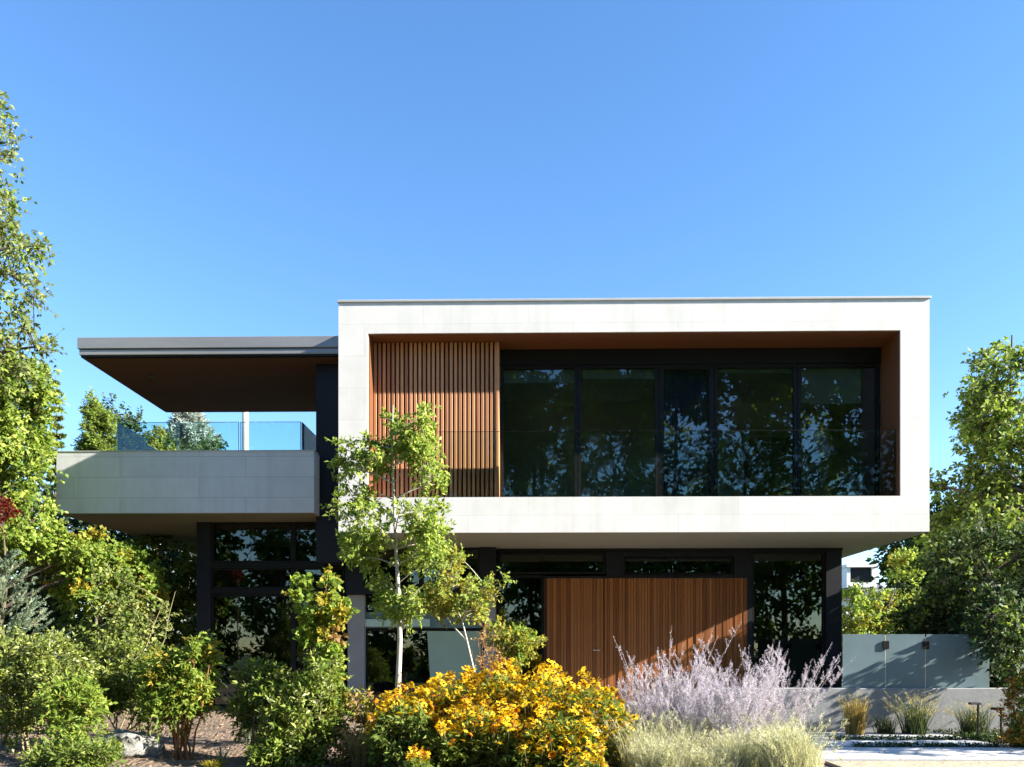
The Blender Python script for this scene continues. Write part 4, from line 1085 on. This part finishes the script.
def tuft(name, label, px, Y, n, H, lean, arch, wd, mat, seed, spread=0.08, plume=None, group=None, z=None, cat='ornamental grass', droop=0.1, hvar=0.35):
    rng = np.random.default_rng(seed)
    x = WX(px, Y) if z is None or not isinstance(px, tuple) else px[0]
    zb = gz(x, Y) if z is None else z
    root = empty(name, label, cat, (x, Y, zb), group)
    V, F, mids, tips = blades(rng, (x, Y, zb - 0.02), n, spread, H, lean, arch, wd, droop, hvar=hvar)
    np_mesh('blades', V, F, M[mat], parent=root)
    if plume:
        k, pm, ln = plume
        i = rng.choice(n, min(k, n), replace=False)
        P = []; D = []
        for q in i:
            d = tips[q] - mids[q]; d = d / np.linalg.norm(d)
            m = 26; t = rng.uniform(0, ln, m)[:, None]
            P.append(tips[q] - d * ln * 0.6 + d * t + rng.normal(scale=0.006, size=(m, 3))); D.append(np.tile(d, (m, 1)) + rng.normal(scale=0.55, size=(m, 3)))
        P = np.concatenate(P); D = np.concatenate(D); m = len(P)
        V, F = leaf_arrays(P, D, rng.normal(size=(m, 3)), rng.uniform(0.02, 0.04, m), np.full(m, 0.006), 0.1)
        np_mesh('plumes', V, F, M[pm], parent=root)
    return root

# right border grasses in front of the wall
tuft('grass_tuft', 'upright golden brown grass tuft against the low wall, leftmost of the border', 855, 13.4, 420, 0.72, 0.16, 0.14, 0.012, 'tangrass', 81, 0.14, (60, 'straw', 0.14), 'grasses along the garden wall', -0.42)
tuft('grass_tuft', 'pale feathery grass in front of the glass fence joint', 915, 13.5, 360, 0.74, 0.30, 0.25, 0.010, 'darkgrass', 82, 0.18, (110, 'straw', 0.2), 'grasses along the garden wall', -0.42)
tuft('grass_tuft', 'dim green grass behind the black path lights', 975, 13.5, 300, 0.62, 0.30, 0.3, 0.010, 'darkgrass', 83, 0.2, (50, 'straw', 0.16), 'grasses along the garden wall', -0.42)
tuft('grass_tuft', 'short dull grass clump between the golden and the feathery grass', 885, 13.55, 200, 0.45, 0.3, 0.3, 0.010, 'darkgrass', 84, 0.15, None, 'grasses along the garden wall', -0.42)
# ground cover between slabs
rng = np.random.default_rng(85)
n = 9000
gx_ = rng.uniform(WX(830, 12.6), WX(1060, 12.6), n); gy_ = np.where(rng.random(n) < 0.5, rng.normal(12.65, 0.06, n), rng.normal(11.68, 0.045, n))
k_ = rng.random(n) < 0.4
gx_ = np.where(k_, rng.uniform(WX(955, 13), WX(1150, 13), n), gx_); gy_ = np.where(k_, rng.uniform(12.6, 14.0, n), gy_)
P = np.stack([gx_, gy_, np.full(n, ZP - 0.05) + rng.uniform(0, 0.09, n)], -1)
V, F = leaf_arrays(P, rng.normal(size=(n, 3)) + np.array([0, 0, .4]), rng.normal(size=(n, 3)) + np.array([0, 0, 1]), rng.uniform(.03, .06, n), rng.uniform(.015, .03, n))
tag(np_mesh('ground_cover', V, F, M['leaf_dark']), 'low dark creeping plants in the joints between the path slabs', 'ground cover', kind='stuff')

n = 260
P = np.stack([rng.uniform(3.2, 8.5, n), rng.uniform(9.6, 13.8, n), np.full(n, ZP + 0.006)], -1)
V, F = leaf_arrays(P, np.stack([rng.normal(size=n), rng.normal(size=n), rng.normal(size=n) * .15], -1), rng.normal(size=(n, 3)) * .2 + np.array([0, 0, 1]), rng.uniform(.03, .07, n), rng.uniform(.02, .04, n), 0.15)
tag(np_mesh('fallen_leaves', V, F, M['tangrass']), 'dry fallen leaves scattered over the pale slabs', 'fallen leaves', kind='stuff')

# straw and dark tufts in the front bed
tuft('grass_tuft', 'short straw coloured tuft between the sapling and the yellow flowers', 362, 8.6, 500, 0.42, 0.22, 0.2, 0.008, 'straw', 86, 0.12, (80, 'straw', 0.08), 'grass tufts in the front bed')
tuft('grass_tuft', 'arching silvery grass left of the yellow flowers under the pale trunk', 372, 9.3, 160, 0.72, 0.25, 0.5, 0.007, 'sageleaf', 87, 0.08, (16, 'straw', 0.14), 'grass tufts in the front bed', droop=0.25)
tuft('grass_tuft', 'dark wispy grass with thin stalks before the left windows', 252, 10.6, 90, 1.05, 0.3, 0.35, 0.008, 'sageleaf', 88, 0.10, (14, 'straw', 0.16), 'grass tufts in the front bed', droop=0.1)
tuft('grass_tuft', 'tiny pale spiky clump on the mulch in front of the dark gap', 222, 8.9, 26, 0.26, 0.5, 0.5, 0.014, 'sageleaf', 89, 0.03, None, 'grass tufts in the front bed')
tuft('grass_tuft', 'small yellow green clump on the mulch right of the boulder', 214, 8.4, 90, 0.14, 0.6, 0.5, 0.018, 'leaf_yellow', 90, 0.07, None, 'grass tufts in the front bed')

# pale meadow grass at the foot of the sage: clumps
pts = []
rs = random.Random(4)
for k in range(26):
    px = rs.uniform(625, 822); Y = rs.uniform(7.2, 8.9)
    if px > 770 and Y > 8.2: px -= 30
    pts.append((px, Y))
for k, (px, Y) in enumerate(pts):
    H = rs.uniform(0.26, 0.62)
    tuft('meadow_grass', 'pale green fine grass clump at the foot of the lavender flowered sage', px, Y, 430, H, 0.24, 0.26, 0.0055, 'palegrass', 300 + k, 0.17, (50, 'palegrass', 0.08), 'pale grass clumps below the sage', hvar=0.5)

# Russian sage
def sage(label, px, Y, topy, n, seed, leanx=0.0, H=None):
    rng = np.random.default_rng(seed)
    x = WX(px, Y); zb = gz(x, Y)
    root = empty('sage_plant', label, 'sage', (x, Y, zb), 'lavender flowered sage plants')
    Hh = WZ(topy - 14, Y) - zb
    paths = []; FP = []; FD = []; LP = []; LD = []
    for k in range(n):
        a = rng.uniform(0, 6.28); r = 0.14 * math.sqrt(rng.random())
        b = np.array([x + math.cos(a) * r, Y + math.sin(a) * r, zb])
        h = Hh * rng.uniform(0.62, 1.05); ou = rng.uniform(0.15, 0.55) * h
        e = b + np.array([math.cos(a) * ou + leanx * h, math.sin(a) * ou * 0.8, h])
        c = bez(b, (b + e) / 2 + np.array([0, 0, 0.08 * h]), e, 7)
        paths.append((c, np.linspace(0.0035, 0.0014, 7)))
        def flo(p0, p1, m):
            t = rng.random(m)[:, None]; q = p0 * (1 - t) + p1 * t
            # whorls: snap t
            q += rng.normal(scale=0.006, size=(m, 3)); FP.append(q); FD.append(rng.normal(size=(m, 3)) + (p1 - p0) * 2)
        flo(c[3], c[6], 80)
        for j in range(11):
            tt = rng.uniform(0.28, 0.92); i0 = tt * 6; q = int(i0); p = c[q] * (1 - i0 + q) + c[min(q + 1, 6)] * (i0 - q)
            aa = rng.uniform(0, 6.28); ll = 0.26 * (1.15 - tt) * rng.uniform(0.7, 1.3)
            p1 = p + np.array([math.cos(aa) * 0.55, math.sin(aa) * 0.55, 0.95]) * ll
            paths.append((np.array([p, (p + p1) / 2 + np.array([math.cos(aa), math.sin(aa), 0]) * 0.01, p1]), np.array([0.002, 0.0016, 0.001])))
            flo(p + (p1 - p) * 0.2, p1, 44)
        m = 46; t = rng.uniform(0.05, 0.6, m); ii = (t * 6).astype(int)
        LP.append(c[ii] + rng.normal(scale=0.02, size=(m, 3))); LD.append(rng.normal(size=(m, 3)) + np.array([0, 0, .6]))
    V, F = tube_arrays(paths, 3); np_mesh('stems', V, F, M['sagestem'], parent=root)
    FP = np.concatenate(FP); FD = np.concatenate(FD); m = len(FP)
    V, F = leaf_arrays(FP, FD, rng.normal(size=(m, 3)), rng.uniform(.008, .014, m), rng.uniform(.004, .007, m), 0.2); np_mesh('flower_spikes', V, F, M['sage'], parent=root)
    LP = np.concatenate(LP); LD = np.concatenate(LD); m = len(LP)
    V, F = leaf_arrays(LP, LD, rng.normal(size=(m, 3)), rng.uniform(.02, .045, m), rng.uniform(.006, .012, m), 0.2); np_mesh('leaves', V, F, M['sageleaf'], parent=root)
for k, (px, Y, ty, n, lx, lb) in enumerate([
    (642, 8.7, 686, 30, 0.0, 'sage plant next to the yellow coneflowers'), (666, 9.0, 636, 20, 0.05, 'sage plant with the tallest spires against the cedar wall'), (690, 8.8, 676, 34, 0.0, 'sage plant left of the middle of the drift'),
    (720, 9.0, 676, 36, 0.02, 'sage plant in the middle of the drift below the door light'), (748, 8.8, 660, 34, 0.05, 'sage plant before the right end of the cedar wall'), (775, 9.0, 660, 30, 0.22, 'sage plant leaning right toward the charcoal corner'),
    (675, 8.4, 690, 30, 0.0, 'lower sage plant at the front left of the drift'), (735, 8.4, 686, 30, 0.03, 'lower sage plant at the front right of the drift')]):
    sage(lb, px, Y, ty, n, 400 + k, lx)

# black-eyed susans: plants with foliage, stems, flower heads
def flower_mesh(seed, old=False):
    rng = np.random.default_rng(seed)
    npet = 12; L = 0.028; V = []; F = []; mi = []
    for k in range(npet):
        a = 2 * math.pi * k / npet + rng.normal(scale=0.08); d = np.array([math.cos(a), math.sin(a), 0]); s = np.array([-math.sin(a), math.cos(a), 0])
        dr = rng.uniform(-0.15, 0.25) + (0.5 if old else 0); l = L * rng.uniform(0.85, 1.15)
        b = d * 0.006; m1 = d * (0.006 + l * .5); t = d * (0.006 + l) - np.array([0, 0, l * dr]); m1[2] -= l * dr * 0.25
        o = len(V); V += [b - s * .003, b + s * .003, m1 + s * .0065, t + s * .003, t - s * .003, m1 - s * .0065]
        F += [(o, o + 1, o + 2, o + 5), (o + 5, o + 2, o + 3, o + 4)]; mi += [0, 0]
    # domed centre
    seg = 8; prof = [(0.0095, -0.001), (0.0085, 0.006), (0.005, 0.0105)]
    o = len(V)
    for (r, z) in prof:
        for q in range(seg): V.append(np.array([r * math.cos(q * 6.283 / seg), r * math.sin(q * 6.283 / seg), z]))
    V.append(np.array([0, 0, 0.012])); c = len(V) - 1
    for j in range(2):
        for q in range(seg): F.append((o + j * seg + q, o + j * seg + (q + 1) % seg, o + (j + 1) * seg + (q + 1) % seg, o + (j + 1) * seg + q)); mi.append(1)
    me = bpy.data.meshes.new('flower')
    fs = [list(f) for f in F] + [[o + 2 * seg + q, o + 2 * seg + (q + 1) % seg, c] for q in range(seg)]
    mi += [1] * seg
    me.from_pydata([tuple(v) for v in V], [], fs); me.materials.append(M['petal_old' if old else 'petal']); me.materials.append(M['cone'])
    me.polygons.foreach_set('material_index', np.array(mi, dtype=np.int32)); me.update()
    return me
FM = [flower_mesh(k, k >= 6) for k in range(8)]
def susan(label, ctr_px, Y, w_px, topy, boty, nfl, seed, group='black eyed yellow coneflower plants', lowf=0.25):
    rng = np.random.default_rng(seed); rr = random.Random(seed)
    x = WX(ctr_px, Y); zb = gz(x, Y); k = Y / FPX
    root = empty('coneflower_plant', label, 'flower plant', (x, Y, zb), group)
    rx = w_px * k; zt = WZ(topy, Y); zl = WZ(boty, Y)
    paths = []; heads = []
    for q in range(nfl):
        # dome surface facing front and up, with some lower heads
        u = rng.uniform(-1, 1); d = rng.uniform(-1, 1)
        dome = math.sqrt(max(0.0, 1 - u * u * 0.75)) * (1 - 0.35 * max(0, -d))
        dome *= 0.96 + 0.05 * math.sin(u * 5.3 + seed) + 0.04 * math.sin(u * 13 + d * 5)
        z = zl + (zt - zl) * dome * rng.uniform(0.66, 1.06) if rng.random() > lowf else zl + (zt - zl) * rng.uniform(0.0, 0.75)
        yy = Y + d * 0.42 - (0.2 if z < zl + 0.5 * (zt - zl) else 0)
        p = np.array([x + u * rx, yy, z])
        heads.append(p)
        b = np.array([x + u * rx * 0.75 + rng.normal() * 0.03, Y + d * 0.25, zb])
        c = bez(b, (b + p) / 2 + rng.normal(scale=0.03, size=3), p - np.array([0, 0, 0.002]), 5); paths.append((c, np.linspace(0.003, 0.0018, 5)))
    V, F = tube_arrays(paths, 3); np_mesh('stems', V, F, M['barkgreen'], parent=root)
    for q, p in enumerate(heads):
        old = rr.random() < 0.22
        o = bpy.data.objects.new('flower', FM[rr.choice([6, 7]) if old else rr.randrange(6)])
        COL.objects.link(o); o.parent = root; o.location = Vector(p) - parent_world(root)
        tl = rr.gauss(0, 0.35)
        o.rotation_euler = (rr.gauss(0.55, 0.3), rr.gauss(0.25, 0.35), rr.uniform(0, 6.28))
        sc = rr.uniform(0.9, 1.45); o.scale = (sc, sc, sc)
    # the rest of the flower heads, beyond the hundred largest, as one part
    xtra = 380 if nfl > 50 else 20
    u = rng.uniform(-1, 1, xtra); d = rng.uniform(-1, 1, xtra)
    dome = np.sqrt(1 - u * u * 0.75) * (1 - 0.3 * np.maximum(0, -d))
    dome *= 0.96 + 0.05 * np.sin(u * 5.3 + seed) + 0.04 * np.sin(u * 13 + d * 5)
    z = zl + (zt - zl) * dome * rng.uniform(0.35, 1.02, xtra)
    VV = []; FF = []; MI = []; off = 0
    for q in range(xtra):
        me = FM[rr.choice([6, 7]) if rr.random() < 0.25 else rr.randrange(6)]
        mt = Matrix.LocRotScale(Vector((x + u[q] * rx, Y + d[q] * 0.42, z[q])), Euler((rr.gauss(0.6, 0.35), rr.gauss(0.3, 0.35), rr.uniform(0, 6.28))), Vector((1, 1, 1)) * rr.uniform(0.8, 1.35))
        VV += [tuple(mt @ v.co) for v in me.vertices]
        for p in me.polygons: FF.append([off + t for t in p.vertices]); MI.append(p.material_index)
        off += len(me.vertices)
    me2 = bpy.data.meshes.new('flowers'); pw = parent_world(root)
    me2.from_pydata([(v[0] - pw.x, v[1] - pw.y, v[2] - pw.z) for v in VV], [], FF)
    me2.materials.append(M['petal']); me2.materials.append(M['cone']); me2.polygons.foreach_set('material_index', np.array(MI, dtype=np.int32)); me2.update()
    o = link(bpy.data.objects.new('flowers', me2), root); tag(o, kind='stuff')
    # foliage
    n = 2600
    u = rng.uniform(-1, 1, n); d = rng.uniform(-1, 1, n); dome = np.sqrt(1 - u * u * 0.75)
    z = zb + (zt - 0.13 - zb) * dome * rng.uniform(0.05, 0.97, n)
    P = np.stack([x + u * rx * 0.98, Y + d * 0.42, z], -1)
    D = norm(rng.normal(size=(n, 3)) + np.array([0, -0.3, 0.1]))
    V, F = leaf_arrays(P, D, norm(rng.normal(size=(n, 3)) * .7 + np.array([0, 0, 1])), rng.uniform(.05, .10, n), rng.uniform(.018, .034, n), 0.25)
    np_mesh('leaves', V, F, M['leaf_mid'], parent=root)
susan('yellow coneflower plant at the left end, beside the pale young trunk', 410, 8.5, 36, 682, 735, 98, 501)
susan('yellow coneflower plant in front of the frosted green panel', 455, 8.6, 38, 668, 735, 100, 502)
susan('yellow coneflower plant at the crest below the grey pier', 500, 8.6, 38, 661, 730, 100, 503)
susan('yellow coneflower plant right of the crest below the cedar door', 545, 8.5, 38, 664, 735, 100, 504)
susan('yellow coneflower plant at the right end touching the lavender sage', 592, 8.3, 38, 675, 762, 100, 505, lowf=0.4)
susan('front yellow coneflower plant with lower heads in the middle', 480, 8.1, 40, 695, 740, 90, 506)
susan('front yellow coneflower plant low beside the sage', 560, 7.9, 42, 700, 765, 95, 507, lowf=0.35)
susan('small clump of yellow coneflowers at the bottom edge on the left', 420, 7.6, 10, 742, 765, 16, 508)
susan('small clump of yellow coneflowers at the bottom edge near the middle', 585, 7.4, 20, 745, 767, 26, 509)
shrub('dark leafy plant under the left coneflowers', 405, 8.0, [el(405, 735, 8.0, 34, .25, 26), el(450, 745, 7.9, 34, .22, 20), el(520, 748, 7.8, 40, .2, 18)], 110, 510, 'leaf_mid', dict(twigs=7, leaves=8, tl=0.13, L=0.07, Wd=0.022, up=.6), n_st=10)

# boulder
def boulder():
    bm = bmesh.new(); bmesh.ops.create_icosphere(bm, subdivisions=4, radius=1)
    r = random.Random(3); from mathutils import noise
    Y = 9.0; x = WX(130, Y)
    for v in bm.verts:
        p = v.co.copy(); n_ = noise.fractal(p * 1.3 + Vector((3, 1, 2)), 0.8, 2.1, 6) * 0.30
        k = 1 + n_ + 0.10 * noise.cell(p * 2.2)
        v.co = Vector((p.x * 0.34 * k, p.y * 0.24 * k, p.z * 0.21 * k))
    me = bpy.data.meshes.new('boulder'); bm.to_mesh(me); bm.free(); me.shade_smooth()
    m = plain('lichened_grey_rock', (0.24, 0.24, 0.225), 0.9, var=0.7, scale=12, bump=1.0)
    me.materials.append(m)
    o = bpy.data.objects.new('boulder', me); COL.objects.link(o); o.location = (x, Y, gz(x, Y) + 0.11)
    tag(o, 'rounded grey boulder with pale lichen on the mulch between the shrubs', 'boulder')
boulder()
